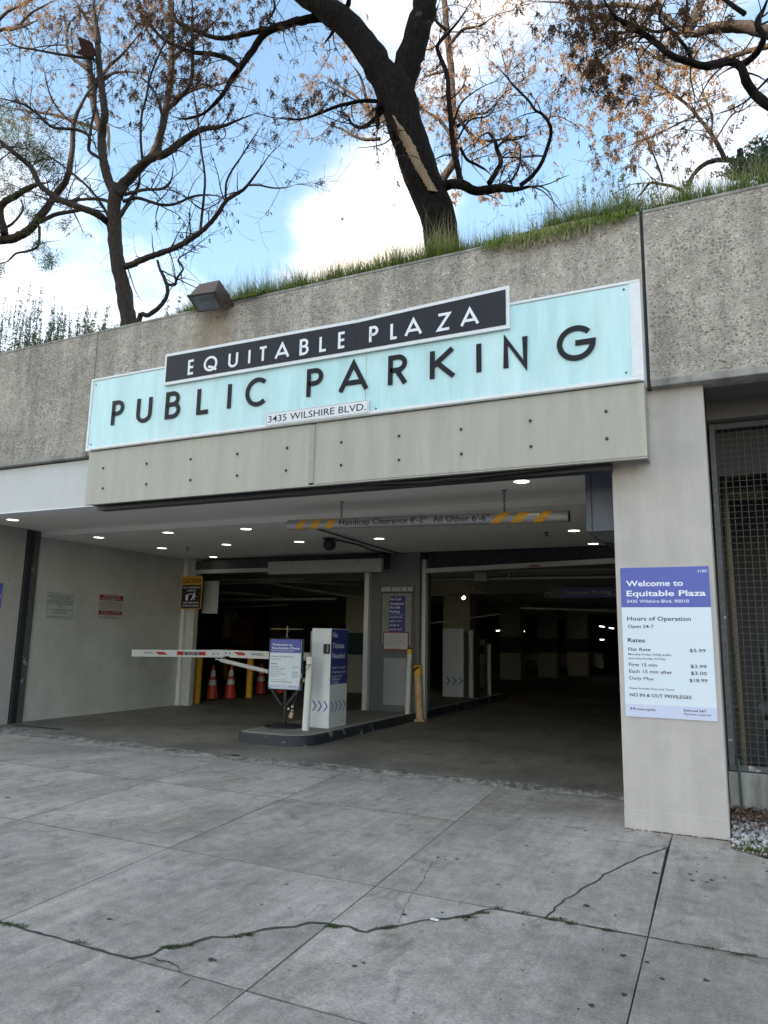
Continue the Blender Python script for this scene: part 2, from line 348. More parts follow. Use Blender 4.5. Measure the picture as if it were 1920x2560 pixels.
# frames for flat print: origin, right, up, out
def FR(o, right=(1, 0, 0), up=(0, 0, 1)):
    r = Vector(right).normalized(); u = Vector(up).normalized(); return Vector(o), r, u, r.cross(u)
def face_front(x, z, y): return FR((x, y, z))                     # faces the street (-Y)
def face_right(y, z, x): return FR((x, y, z), (0, 1, 0))          # faces +X
def fpt(fr, a, b, d=0): return fr[0] + fr[1]*a + fr[2]*b + fr[3]*d
class Print:                                       # collects lettering and flat marks of one sheet
    def __init__(s, fr): s.fr = fr; s.v = []; s.f = []
    def text(s, body, x, y, h, width=None, align='L', bold=0., d=.0015, squeeze=1.):
        cu = bpy.data.curves.new('t', 'FONT'); cu.body = body; cu.size = 1; cu.offset = bold; cu.resolution_u = 3
        ob = bpy.data.objects.new('t', cu); me = bpy.data.meshes.new_from_object(ob)
        V = np.empty(len(me.vertices)*3, dtype=np.float32); me.vertices.foreach_get('co', V); V = V.reshape(-1, 3)
        F = [tuple(p.vertices) for p in me.polygons]
        bpy.data.objects.remove(ob); bpy.data.curves.remove(cu); bpy.data.meshes.remove(me)
        if not len(V): return s
        sc = h/.70                                  # capital height of the built-in face is about 0.7 em
        w0 = (V[:, 0].max()-V[:, 0].min())*sc
        sx = (width/w0 if width else squeeze)
        X = (V[:, 0]-V[:, 0].min())*sc*sx; Y = V[:, 1]*sc
        wd = w0*sx
        X += {'L': 0, 'C': -wd/2, 'R': -wd}[align]
        i = len(s.v)
        for a, b in zip(X, Y): s.v.append(tuple(fpt(s.fr, x+float(a), y+float(b), d)))
        s.f += [tuple(i+k for k in f) for f in F]; return s
    def rect(s, x0, x1, y0, y1, d=.001):
        i = len(s.v); s.v += [tuple(fpt(s.fr, a, b, d)) for a, b in ((x0, y0), (x1, y0), (x1, y1), (x0, y1))]; s.f.append((i, i+1, i+2, i+3)); return s
    def poly(s, pts, d=.001):
        i = len(s.v); s.v += [tuple(fpt(s.fr, a, b, d)) for a, b in pts]; s.f.append(tuple(range(i, i+len(pts)))); return s
    def chevron(s, x, y, w, h, t, d=.0015):
        return s.poly([(x, y+h/2), (x+t, y+h/2), (x+w, y), (x+t, y-h/2), (x, y-h/2), (x+w-t, y)], d)
    def ring(s, cx, cy, r, t, n=14, d=.0015, a0=0, a1=2*math.pi):
        for k in range(n):
            a, b = a0+(a1-a0)*k/n, a0+(a1-a0)*(k+1)/n
            s.poly([(cx+math.cos(a)*(r-t), cy+math.sin(a)*(r-t)), (cx+math.cos(a)*r, cy+math.sin(a)*r), (cx+math.cos(b)*r, cy+math.sin(b)*r), (cx+math.cos(b)*(r-t), cy+math.sin(b)*(r-t))], d)
        return s
    def build(s, name, material, parent):
        b = MB(); b.v = s.v; b.f = s.f; return b.build(name, material, parent)

# cut-out capitals made of constant-width strokes
def arc(cx, cy, rx, ry, a0, a1, n=18): return [(cx+rx*math.cos(R(a0+(a1-a0)*k/n)), cy+ry*math.sin(R(a0+(a1-a0)*k/n))) for k in range(n+1)]
def glyph(ch, w):
    t = .0
    return {
     'I': [[(0, 0), (0, 1)]],
     'L': [[(0, 1), (0, 0), (w, 0)]],
     'E': [[(w, 1), (0, 1), (0, 0), (w, 0)], [(0, .5), (w*.95, .5)]],
     'T': [[(0, 1), (w, 1)], [(w/2, 1), (w/2, 0)]],
     'P': [[(0, 0), (0, 1), (w*.5, 1)] + arc(w*.5, .75, w*.5, .25, 90, -90)[1:] + [(0, .5)]],
     'R': [[(0, 0), (0, 1), (w*.5, 1)] + arc(w*.5, .76, w*.46, .24, 90, -90)[1:] + [(0, .52)], [(w*.42, .52), (w, 0)]],
     'B': [[(0, .53), (0, 1), (w*.5, 1)] + arc(w*.5, .765, w*.4, .235, 90, -90)[1:] + [(0, .53)], [(0, .53), (0, 0), (w*.5, 0)] + arc(w*.5, .265, w*.5, .265, -90, 90)[1:] + [(0, .53)]],
     'U': [[(0, 1), (0, w*.5)] + arc(w/2, w*.5, w/2, w*.5, 180, 360)[1:] + [(w, 1)]],
     'C': [arc(w*.56, .5, w*.56, .5, 48, 312, 28)],
     'G': [arc(w*.5, .5, w*.5, .5, 42, 360, 34) + [(w*.48, .5)]],
     'Q': [arc(w/2, .5, w/2, .5, 0, 360, 32), [(w*.32, .30), (w*.62, .22), (w*1.02, -.02)]],
     'A': [[(0, 0), (w/2, 1.02), (w, 0)], [(w*.17, .3), (w*.83, .3)]],
     'K': [[(0, 0), (0, 1)], [(w*.95, 1), (0, .42)], [(w*.22, .56), (w, 0)]],
     'N': [[(0, 0), (0, 1), (w, 0), (w, 1)]],
     'Z': [[(0, 1), (w, 1), (0, 0), (w, 0)]],
    }[ch]
def stroke_mesh(mb, fr, x, z, h, ch, w, t, depth):
    for si, pl in enumerate(glyph(ch, w/h)):
        e = t/2
        pts = [(x+a*h, z + e + b*(h-t)) for a, b in pl]
        n = len(pts); lft = []; rgt = []
        closed = (ch == 'Q' and si == 0)
        for k in range(n):
            p = Vector(pts[k]).to_2d()
            a = Vector(pts[k-1 if k else (n-2 if closed else 0)]).to_2d(); b = Vector(pts[k+1 if k < n-1 else (1 if closed else n-1)]).to_2d()
            d0 = (p-a); d1 = (b-p)
            if d0.length < 1e-9: d0 = d1
            if d1.length < 1e-9: d1 = d0
            d0 = d0.normalized(); d1 = d1.normalized(); n0 = Vector((-d0.y, d0.x)); n1 = Vector((-d1.y, d1.x)); mm = n0+n1
            mm = mm.normalized() if mm.length > 1e-6 else n0
            s = e/max(mm.dot(n0), .42)
            lft.append(p+mm*s); rgt.append(p-mm*s)
        dz = depth + si*.0009
        for k in range(n-1):
            q = [lft[k], rgt[k], rgt[k+1], lft[k+1]]
            lo = [fpt(fr, c.x, c.y, .0005) for c in q]; hi = [fpt(fr, c.x, c.y, dz) for c in q]
            i = len(mb.v); mb.v += [tuple(c) for c in lo+hi]
            for g in ((4, 5, 6, 7), (0, 4, 7, 3), (1, 2, 6, 5), (0, 1, 5, 4), (3, 7, 6, 2)): mb.f.append(tuple(i+c for c in g))

# ================================================================== GROUND
ground = MB().box(-400, 400, -400, 400, -.3, -.045).build('ground', M['soil']); struct(ground)
street = MB().box(-60, 60, -22, .2, -.044, -.004).build('street', concrete_ground('street_surface', (.12, .12, .125), (.08, .08, .085), (.1, .1, .09), 50.)); struct(street)
pave = MB().box(-22, 9, .2, 8.6, -.044, -.028).build('pavement', M['soil']); struct(pave)

def G2(px, py): p = gz(px, py); return Vector((p.x, p.y))
def fitline(pts):                                   # y = c + d x   (pairs of photo points on the ground)
    q = [G2(*p) for p in pts]; d = (q[-1].y-q[0].y)/(q[-1].x-q[0].x); return q[0].y-d*q[0].x, d
def fitcol(pts):                                    # x = a + b y
    q = [G2(*p) for p in pts]; b = (q[-1].x-q[0].x)/(q[-1].y-q[0].y); return q[0].x-b*q[0].y, b
def X2(row, col): c, d = row; a, b = col; y = (c+d*a)/(1-d*b); return Vector((a+b*y, y))
rS = (8.17, 0); rC = fitline([(78, 1852), (1559, 2003)]); rB = fitline([(0, 1903.6), (904, 2021)]); rA = fitline([(0, 2042), (1920, 2398)]); rK = fitline([(331.5, 2398), (904, 2557.6)]); rE = (.25, 0)
c0 = (-21., 0); cJ3 = fitcol([(594, 1888.5), (45, 2050)]); cJ2 = fitcol([(874, 1925), (422, 2120)]); cJ1 = fitcol([(1254.5, 1961), (615, 2476)]); cJ4 = fitcol([(1679.5, 2093), (1568, 2557)]); cR = (8.5, 0)
def jag(a, b, n=9, amp=.004):
    out = []
    for k in range(1, n):
        p = a.lerp(b, k/n); out.append(p+Vector((random.uniform(-amp, amp), random.uniform(-amp, amp))))
    return out
def inset(poly, g):
    n = len(poly); A = sum(poly[i].x*poly[(i+1) % n].y-poly[(i+1) % n].x*poly[i].y for i in range(n)); s = 1 if A > 0 else -1
    out = []
    for i in range(n):
        p, a, b = poly[i], poly[i-1], poly[(i+1) % n]
        d0 = (p-a).normalized(); d1 = (b-p).normalized(); n0 = Vector((-d0.y, d0.x)); n1 = Vector((-d1.y, d1.x)); mm = (n0+n1)
        mm = mm.normalized() if mm.length > 1e-5 else n0
        out.append(p+mm*(s*g/max(mm.dot(n0), .5)))
    return out
slabn = 0
def slab(poly, g=.0043, dz=0.):
    global slabn
    p = inset(poly, g)
    A = sum(p[i].x*p[(i+1) % len(p)].y-p[(i+1) % len(p)].x*p[i].y for i in range(len(p)))
    if A < 0: p = p[::-1]
    o = MB().prism(p, -.03, dz).build('slab', M['slab'][slabn % 3], pave); slabn += 1
    return o
rows = [rS, rC, rB, rA, rK, rE]; cols = [c0, cJ3, cJ2, cJ1, cJ4, cR]
# the main crack and the diagonal one, surveyed
def zz1(pts): return [G2(x/1.659, 1780+y/1.659) for x, y in pts]
def zz2(pts): return [G2(920+x/1.659, 1780+y/1.659) for x, y in pts]
def rough(pts, amp=.007, step=.05):
    out = [pts[0]]
    for a, b in zip(pts, pts[1:]):
        n = max(1, int((b-a).length/step))
        for k in range(1, n+1):
            p = a.lerp(b, k/n); out.append(p if (k == n) else p+Vector((random.uniform(-amp, amp), random.uniform(-amp, amp))))
    return out
J1K, J1A = X2(rK, cJ1), X2(rA, cJ1)
crA = zz1([(560, 1010), (620, 1006), (640, 1000), (680, 973), (770, 965), (830, 945), (880, 932), (970, 932), (1050, 912), (1150, 892), (1220, 890), (1280, 872), (1365, 877)])
crB = zz1([(1365, 877), (1400, 885), (1450, 888), (1480, 905), (1520, 912), (1580, 895)]) + zz2([(130, 885), (250, 860), (360, 850), (430, 840), (480, 820), (535, 806)])
cr2 = zz2([(1255, 528), (1246, 560), (1190, 580), (1120, 605), (1060, 635), (1020, 655), (975, 672), (960, 695), (900, 725), (860, 755), (815, 775), (805, 790), (775, 810), (770, 825), (740, 848)])
def onrow(row, x): return Vector((x, row[0]+row[1]*x))
def oncol(col, y): return Vector((col[0]+col[1]*y, y))
crA[0] = onrow(rK, crA[0].x); crA[-1] = oncol(cJ1, crA[-1].y); crB[0] = crA[-1].copy(); crB[-1] = onrow(rA, crB[-1].x)
cr2[0] = oncol(cJ4, cr2[0].y); cr2[-1] = onrow(rA, cr2[-1].x)
crA = rough(crA); crB = rough(crB); cr2 = rough(cr2, .006)
for r in range(5):
    for c in range(5):
        if (r, c) in ((3, 2), (3, 3), (2, 3)) or (c == 4 and r < 4): continue
        a, b, d, e = X2(rows[r], cols[c]), X2(rows[r], cols[c+1]), X2(rows[r+1], cols[c+1]), X2(rows[r+1], cols[c])
        if (r, c) == (1, 3): d = oncol(cJ4, 6.84)
        slab([a]+jag(a, b)+[b]+jag(b, d)+[d]+jag(d, e)+[e]+jag(e, a), dz=random.uniform(-.002, .0))
a, b, d, e = X2(rA, cJ2), J1A, J1K, X2(rK, cJ2)
slab([a, b, crA[-1]] + crA[::-1][1:] + [e])
slab([crA[0]] + crA[1:] + [d], dz=-.004)
xr = crB[-1]
slab([J1A, xr] + crB[::-1][1:])
slab(crB + [X2(rA, cJ4), X2(rK, cJ4), J1K], dz=-.004)
slab([X2(rB, cJ1), oncol(cJ4, 6.84), cr2[0]] + cr2[1:] + [J1A], g=.004)
slab([cr2[6]+Vector((.012, .02))] + [X2(rA, cJ4)] + cr2[::-1][:-7], g=.004, dz=-.003)
gravel_line = [Vector((-.05, 6.70)), Vector((.25, 6.50)), Vector((8.5, 6.0))]
slab([X2((8.17, 0), cJ4)] + [Vector((-.07, 8.17)), Vector((-.07, 6.9))] + gravel_line + [X2(rA, cR), X2(rA, cJ4)])
slab([X2(rA, cJ4), X2(rA, cR), X2(rK, cR), X2(rK, cJ4)])
def ribbon0(pts, w, z=.0010):
    mb = MB(); n = len(pts); L_, R_ = [], []
    for k in range(n):
        t = (pts[min(k+1, n-1)]-pts[max(k-1, 0)]).normalized(); q = Vector((-t.y, t.x)); L_.append(pts[k]+q*w*random.uniform(.3, 1.5)); R_.append(pts[k]-q*w*random.uniform(.3, 1.5))
    for k in range(n-1): mb.quad((*R_[k], z), (*R_[k+1], z), (*L_[k+1], z), (*L_[k], z))
    return mb.build('crumbled_crack_edge', M['soil'], pave)
ribbon0(crA, .0105); ribbon0(crB, .0105); ribbon0(cr2, .006)
xl = X2(rA, cJ4); ribbon0(rough([crB[-1], xl, onrow(rA, 3.)], .004, .06), .008)
ribbon0(rough([onrow(rK, -8.), crA[0]], .004, .06), .011)
for row, x0, x1, w_ in ((rC, -14, -.95, .0024), (rB, -14, -.6, .0026), (rA, -14, crB[-1].x-.02, .0026), (rK, crA[0].x, 2., .0022)):
    ribbon0(rough([onrow(row, x0), onrow(row, x1)], .0015, .12), w_)
for col_, w_ in ((cJ3, .0018), (cJ2, .0016), (cJ1, .0012)):
    ya = X2(rK if col_ is not cJ3 else rA, col_).y; ribbon0(rough([oncol(col_, 8.15), oncol(col_, ya)], .0015, .12), w_)
# hairline cracks, as thin dark ribbons a little proud of the slabs
def ribbon(pts, w, name='hairline_crack', material=None, z=.0012):
    pts = rough(pts, .006, .05); mb = MB(); n = len(pts); L_, R_ = [], []
    for k in range(n):
        t = (pts[min(k+1, n-1)]-pts[max(k-1, 0)]).normalized(); q = Vector((-t.y, t.x)); ww = w*random.uniform(.4, 1.3)*(1 if 0 < k < n-1 else .2)
        L_.append(pts[k]+q*ww); R_.append(pts[k]-q*ww)
    for k in range(n-1): mb.quad((*R_[k], z), (*R_[k+1], z), (*L_[k+1], z), (*L_[k], z))
    return mb.build(name, material or M['soil'], pave)
ribbon(zz2([(270, 620), (220, 710), (190, 745), (150, 810), (125, 885)]), .0022)
ribbon(zz1([(620, 1010), (660, 1030), (700, 1035), (740, 1055), (745, 1078)]), .0045)
ribbon(zz1([(800, 1100), (770, 1125), (735, 1150)]), .0035)
ribbon(zz1([(85, 475), (170, 462), (300, 440)]), .0022)
# gum and drips
gums = [(1190, 668, 14), (905, 803, 14), (290, 603, 7), (322, 612, 5), (368, 610, 7), (540, 715, 7), (658, 554, 6), (765, 667, 4), (832, 638, 5), (1335, 673, 9), (1365, 664, 6), (1345, 699, 10), (1404, 706, 8), (1425, 698, 9),
        (1480, 688, 7), (1400, 605, 5), (1370, 632, 6), (1058, 1010, 15), (1157, 1038, 11), (1220, 1108, 13), (1402, 1114, 15), (1062, 1172, 13), (928, 1217, 15), (872, 1232, 6), (152, 841, 10), (405, 864, 8), (645, 881, 5),
        (1027, 845, 5), (308, 833, 6), (900, 493, 6), (1205, 514, 5), (1228, 556, 5), (568, 478, 4), (757, 441, 4), (627, 443, 4), (1368, 588, 4), (1400, 765, 4), (1640, 627, 6), (1655, 662, 6), (190, 1250, 5), (550, 1195, 4), (642, 1073, 4), (975, 985, 4)]
for gx_, gy_, gr in gums:
    p = zz2([(gx_, gy_)])[0]; q = zz2([(gx_+gr, gy_)])[0]; r = (q-p).length*random.uniform(.85, 1.1); ph = random.uniform(0, 6)
    MB().prism([(p.x+r*(.85+.25*math.sin(3*a+ph)+.1*math.sin(5*a))*math.cos(a), p.y+r*(.85+.25*math.sin(3*a+ph))*math.sin(a)*1.0) for a in [2*math.pi*k/14 for k in range(14)]], .0006, .003).build('gum_spot', M['gum'], pave)
for gx_, gy_, gr in ((1470, 1053, 17), (1508, 1041, 12), (655, 1243, 13), (880, 1027, 22), (30, 355, 18), (455, 860, 16), (195, 432, 6), (395, 210, 8), (235, 305, 6), (300, 443, 7), (1228, 442, 7), (1385, 596, 8), (515, 698, 6), (1200, 1072, 5), (1190, 716, 9), (550, 325, 5), (1085, 800, 8), (365, 253, 6), (1400, 552, 5), (1200, 815, 6)):
    p = zz1([(gx_, gy_)])[0]; q = zz1([(gx_+gr, gy_)])[0]; r = (q-p).length*.9; ph = random.uniform(0, 6)
    MB().prism([(p.x+r*(.75+.3*math.sin(2*a+ph)+.18*math.sin(5*a+1))*math.cos(a), p.y+r*(.7+.3*math.sin(3*a+ph))*math.sin(a)*.8) for a in [2*math.pi*k/16 for k in range(16)]], .0006, .0025).build('gum_spot', M['gum'], pave)
p = zz2([(257, 862)])[0]; tag(MB().prism([(p.x, p.y), (p.x+.05, p.y-.01), (p.x+.052, p.y+.012), (p.x+.004, p.y+.018)], .003, .008).build('paper_scrap', M['paper']), 'small white paper scrap lying by the long mossy pavement crack', 'litter')
# moss and little weeds in the cracks
def tufts(centres, name, n, h, material, spread, parent=None, lean=.5, wid=.0022):
    V = []; F = []
    for cx, cy, cz in centres:
        for _ in range(n):
            x = cx+random.gauss(0, spread[0]); y = cy+random.gauss(0, spread[1]); hh = h*random.uniform(.3, 1.2); a = random.uniform(0, 6.28); l = random.uniform(0, lean)*hh
            dx, dy = math.cos(a)*l, math.sin(a)*l; b = random.uniform(0, 3.14); wx, wy = math.cos(b)*wid, math.sin(b)*wid; i = len(V)
            V += [(x-wx, y-wy, cz), (x+wx, y+wy, cz), (x+dx*.4+wx*.8, y+dy*.4+wy*.8, cz+hh*.6), (x+dx*.4-wx*.8, y+dy*.4-wy*.8, cz+hh*.6), (x+dx, y+dy, cz+hh), (x+dx*1.02, y+dy*1.02, cz+hh*.99)]
            F += [(i, i+1, i+2, i+3), (i+3, i+2, i+5, i+4)]
    return npmesh(name, V, F, material, parent, kind='stuff')
mossc = []
for (x, y, sx) in ((20, 878, 26), (60, 885, 30), (95, 892, 16), (320, 955, 20), (350, 962, 14), (700, 975, 26), (735, 970, 20), (785, 963, 8), (1030, 922, 18), (1380, 886, 18), (1395, 890, 10), (975, 930, 10), (1610, 893, 10)):
    for _ in range(int(sx*1.6)): q = zz1([(x+random.gauss(0, sx*.8), y+random.gauss(0, 2))])[0]; mossc.append((q.x, q.y, -.012))
for (x, y, sx) in ((60, 893, 20), (100, 888, 14), (400, 850, 24), (475, 830, 16), (540, 812, 14), (650, 832, 14), (780, 858, 26), (845, 875, 16), (1280, 958, 12), (1415, 980, 18), (1550, 1008, 28), (1590, 1012, 12), (1000, 903, 14)):
    for _ in range(int(sx*1.6)): q = zz2([(x+random.gauss(0, sx*.8), y+random.gauss(0, 2))])[0]; mossc.append((q.x, q.y, -.012))
for _ in range(25): q = zz1([(975+random.gauss(0, 9), 182+random.gauss(0, 2))])[0]; mossc.append((q.x, q.y, 0))
o = tufts(mossc, 'moss', 9, .017, M['moss'], (.012, .008), None, .9, .0028); tag(o, 'green moss and tiny weeds growing in the pavement cracks', 'moss')
# grit along the crack
V = []; F = []
def rock(c, s, V, F, flat=1.):
    i = len(V); a = random.uniform(0, 6.28)
    for k, (x, y, z) in enumerate(((1, 0, 0), (0, 1, 0), (-1, 0, 0), (0, -1, 0), (.1, .1, 1), (0, 0, -1), (.6, .6, .5), (-.6, -.5, .55))):
        j = random.uniform(.65, 1.2); x *= j*s; y *= j*s*.75; z *= j*s*flat
        V.append((c[0]+x*math.cos(a)-y*math.sin(a), c[1]+x*math.sin(a)+y*math.cos(a), c[2]+z))
    F += [tuple(i+k for k in t) for t in ((0, 6, 4), (6, 1, 4), (0, 1, 6), (1, 2, 4), (2, 7, 4), (7, 3, 4), (2, 3, 7), (3, 0, 4), (1, 0, 5), (2, 1, 5), (3, 2, 5), (0, 3, 5))]
for pl in (crA, crB, cr2):
    for p in pl:
        for _ in range(5): rock((p.x+random.gauss(0, .012), p.y+random.gauss(0, .012), -.012+random.uniform(0, .008)), random.uniform(.002, .006), V, F)
for _ in range(260):
    x, y = random.uniform(-11, 1), random.uniform(2, 8); rock((x, y, .001), random.uniform(.0015, .004), V, F)
o = npmesh('grit', V, F, M['gravel'], None, kind='stuff'); tag(o, 'loose concrete grit scattered along the pavement cracks', 'grit')
# dry grass stalks lying about
V = []; F = []
for x, y in ((1625, 1008), (1560, 1075), (1400, 1060), (1310, 995), (1490, 908), (1385, 1050), (1640, 930)):
    q = zz1([(x, y)])[0]; a = random.uniform(0, 3.14)
    for s in range(2):
        aa = a+random.uniform(-.6, .6); l = random.uniform(.03, .06); i = len(V); dx, dy = math.cos(aa)*l, math.sin(aa)*l
        V += [(q.x, q.y, .004), (q.x+.0015, q.y+.0015, .006), (q.x+dx+.0015, q.y+dy, .008), (q.x+dx, q.y+dy, .005)]; F.append((i, i+1, i+2, i+3))
o = npmesh('dry_stalks', V, F, M['straw'], None, kind='stuff'); tag(o, 'dry grass stalks lying on the pavement in front', 'dry grass')

# garage floor and the broken lip between
gfl = MB().box(-26, 9, 8.34, 62, -.044, -.001).build('garage_floor', M['floor']); struct(gfl)
nx, ny = 900, 12
xs = np.linspace(-14, -.86, nx); V = np.zeros((nx, ny, 3), dtype=np.float32)
cen = np.interp(xs, [-14, -11.1, -8.2, -5.86, -3.7, -2.35, -1.1, -.8], [8.62, 8.56, 8.32, 8.2, 8.34, 8.32, 8.38, 8.38])
wd = .17+.05*np.sin(xs*2.1)+.04*np.sin(xs*5.3+1)+.02*np.sin(xs*17)
for i in range(nx):
    for j in range(ny):
        t = j/(ny-1)*2-1; y = cen[i]+t*wd[i]; h = mnoise.fractal(Vector((xs[i]*16, y*16, 3)), 1.0, 2.0, 5)
        edge = 1-abs(t)**2
        V[i, j] = (xs[i], y, .001+edge*(.004+.05*h)*(.55+.45*math.sin(xs[i]*3.3)*math.sin(xs[i]*1.3+2)) if abs(t) < .99 else -.012)
idx = np.arange(nx*ny).reshape(nx, ny); F = np.stack([idx[:-1, :-1], idx[1:, :-1], idx[1:, 1:], idx[:-1, 1:]], -1).reshape(-1, 4)
lipo = npmesh('broken_kerb_strip', V.reshape(-1, 3), F, M['broken'], gfl, kind='stuff')
MB().box(-21, -.93, 8.17, 8.345, -.04, -.006).build('worn_joint', M['broken'], gfl)
MB().box(-11.3, -10.15, 8.95, 9.0, -.002, .006).box(-11.3, -10.15, 9.03, 9.05, -.002, .004).build('door_track', M['darkmetal'], gfl)

# ================================================================== WALL OVER THE ENTRANCE
YW = 6.86; ZT, ZB = 5.765, 3.955
wall = thing('retaining_wall', 'grey exposed aggregate concrete wall spanning above the garage entrance', 'wall', (-4, YW, ZB))
for x0, x1 in ((-16, -7.745), (-7.725, -.552), (-.520, 8.)):
    MB().box(x0, x1, YW, YW+.10, ZB+.075, ZT-.035).build('panel', M['agg'], wall)
    MB().box(x0, x1, YW-.008, YW+.085, ZT-.034, ZT).build('coping', M['lip'], wall, bevel=.008)
    MB().box(x0, x1, YW-.012, YW+.22, ZB, ZB+.074).build('bottom_band', M['lip'], wall, bevel=.01)
MB().box(-.552, -.520, YW+.03, YW+.2, ZB, ZT-.01).build('joint_filler', M['rubber'], wall)
MB().box(-7.745, -7.725, YW+.012, YW+.2, ZB, ZT-.01).build('joint_filler', M['lip'], wall)
# pebbles standing proud of the matrix
def pebbles(n, x0, x1, z0, z1):
    X = rng.uniform(x0, x1, n); Z = rng.uniform(z0, z1, n)
    keep = ~((X > -7.45) & (X < -.62) & (Z < 4.86))
    keep &= ~((X > -7.75) & (X < -7.72)) & ~((X > -.575) & (X < -.495))
    X, Z = X[keep], Z[keep]; n = len(X)
    base = np.array([(1, 0, 0), (.5, 0, .87), (-.5, 0, .87), (-1, 0, 0), (-.5, 0, -.87), (.5, 0, -.87), (0, -1, 0)], float)
    S = rng.uniform(.0068, .0135, n)*(1+.35*(rng.random(n) > .93)); A = rng.uniform(0, 6.28, n); E = rng.uniform(.5, .95, n)
    V = np.repeat(base[None], n, 0)*rng.uniform(.72, 1.2, (n, 7, 1)); V[:, 6, 0] += rng.uniform(-.35, .35, n); V[:, 6, 2] += rng.uniform(-.35, .35, n); V[:, 6, 1] *= .75
    V[:, :, 2] *= E[:, None]; x = V[:, :, 0]*np.cos(A)[:, None]-V[:, :, 2]*np.sin(A)[:, None]; z = V[:, :, 0]*np.sin(A)[:, None]+V[:, :, 2]*np.cos(A)[:, None]
    V = np.stack([x*S[:, None]+X[:, None], V[:, :, 1]*S[:, None]*.95+YW-.0005, z*S[:, None]+Z[:, None]], -1)
    f = np.array([(k, (k+1) % 6, 6) for k in range(6)]); F = (f[None]+np.arange(n)[:, None, None]*7).reshape(-1, 3)
    return V.reshape(-1, 3), F[:, ::-1]
def pebmat():
    m = bpy.data.materials.new('wall_pebbles'); m.use_nodes = True; n = m.node_tree.nodes; l = m.node_tree.links; b = n['Principled BSDF']; b.inputs['Roughness'].default_value = .85
    g = n.new('ShaderNodeNewGeometry'); cr = n.new('ShaderNodeValToRGB'); e = cr.color_ramp.elements
    e[0].position = 0; e[0].color = (.22, .20, .18, 1); e[1].position = 1; e[1].color = (.78, .75, .70, 1)
    for p, c in ((.2, (.37, .32, .26)), (.45, (.52, .455, .375)), (.5, (.38, .37, .36)), (.7, (.58, .54, .47)), (.86, (.54, .51, .46)), (.9, (.36, .24, .16)), (.93, (.55, .52, .47))):
        x = e.new(p); x.color = (*c, 1)
    l.new(g.outputs['Random Per Island'], cr.inputs[0])
    t = n.new('ShaderNodeTexNoise'); t.inputs['Scale'].default_value = 1.3; t.inputs['Detail'].default_value = 5; l.new(g.outputs['Position'], t.inputs['Vector'])
    r = n.new('ShaderNodeMapRange'); r.inputs[1].default_value = .35; r.inputs[2].default_value = .65; r.inputs[3].default_value = 1.12; r.inputs[4].default_value = .72; l.new(t.outputs[0], r.inputs[0])
    x = n.new('ShaderNodeMix'); x.data_type = 'RGBA'; x.blend_type = 'MULTIPLY'; x.inputs[0].default_value = 1; l.new(cr.outputs[0], x.inputs[6]); l.new(r.outputs[0], x.inputs[7]); l.new(x.outputs[2], b.inputs['Base Color'])
    return weather(m, True, .80)
V, F = pebbles(62000, -13., 2.2, ZB+.08, ZT-.04)
npmesh('pebble_facing', V, F, pebmat(), wall, kind='stuff')
# earth behind the wall, garage roof
roof = MB().box(-26, -.7, YW+.23, 62, 3.62, 5.62).box(-.7, 9, YW+.23, 62, 4.21, 5.62).build('garage_roof', M['ceil'])
tag(roof, 'thick concrete roof slab of the garage under the planted bank', 'roof'); struct(roof); del roof['category']
V = []; nx, ny = 90, 40
for j in range(ny+1):
    for i in range(nx+1):
        x = -26+35*i/nx; y = YW+.10+54*(j/ny)**2; V.append((x, y, 5.735+.02*math.sin(x*1.7+y)+.35*(1-math.exp(-(y-YW-.1)/1.2))))
F = [(j*(nx+1)+i, j*(nx+1)+i+1, (j+1)*(nx+1)+i+1, (j+1)*(nx+1)+i) for j in range(ny) for i in range(nx)]
struct(npmesh('planted_bank', V, F, M['earth'], None))

# ================================================================== SIGN AND FASCIA
YS = 6.63
sg = thing('parking_sign', 'long aqua sign reading PUBLIC PARKING in tall black letters', 'sign', (-4.05, YS, 3.95))
X0, X1, Z0, Z1 = -7.52, -.555, 3.952, 4.945
MB().box(X0+.035, X1-.10, YS+.012, YS+.02, Z0+.05, Z1-.03).build('aqua_face', M['aqua'], sg)
fm = MB(); fm.box(X0, X1, YS, YS+.23, Z0, Z0+.048).box(X0, X1, YS, YS+.23, Z1-.028, Z1).box(X0, X0+.034, YS, YS+.23, Z0+.049, Z1-.029).box(X1-.10, X1, YS, YS+.23, Z0+.049, Z1-.029)
fm.build('frame', M['frame'], sg, bevel=.004)
MB().box(X0+.036, X1-.102, YS+.022, YS+.2, Z0+.05, Z1-.03).build('backing', M['fascia'], sg)
MB().box(X0+.1, X1-.03, YS-.012, YS-.0005, Z0-.004, Z0+.012).build('drip_edge', M['fascia_edge'], sg)
fr = face_front(0, 0, YS+.010)
for ch, x, wd_ in (('P', -7.105, .205), ('U', -6.675, .25), ('B', -6.2, .235), ('L', -5.705, .20), ('I', -5.245, 0), ('C', -4.985, .31), ('P', -4.145, .21), ('A', -3.735, .37), ('R', -3.13, .225), ('K', -2.65, .285), ('I', -2.145, 0), ('N', -1.865, .245), ('G', -1.335, .365)):
    mb = MB(); t = .052; stroke_mesh(mb, fr, x+t/2, 4.235, .352, ch, max(wd_-t, 0), t, .012)
    mb.build('letter', M['black'], sg)
for x, z in ((-.70, 4.87), (-.71, 4.05), (-3.27, 4.02), (-7.44, 4.04), (-7.44, 4.86), (-3.3, 4.86)):
    MB().tube([(x, YS+.004, z), (x, YS+.013, z)], .009, 8).build('screw', M['guide'], sg)
MB().box(-3.402, -3.398, YS+.009, YS+.0115, Z0+.05, 4.64).build('panel_seam', M['fascia'], sg)
nb = thing('name_board', 'black board with white border reading EQUITABLE PLAZA above the aqua sign', 'sign', (-4.03, YS-.04, 4.67))
YN = 6.603
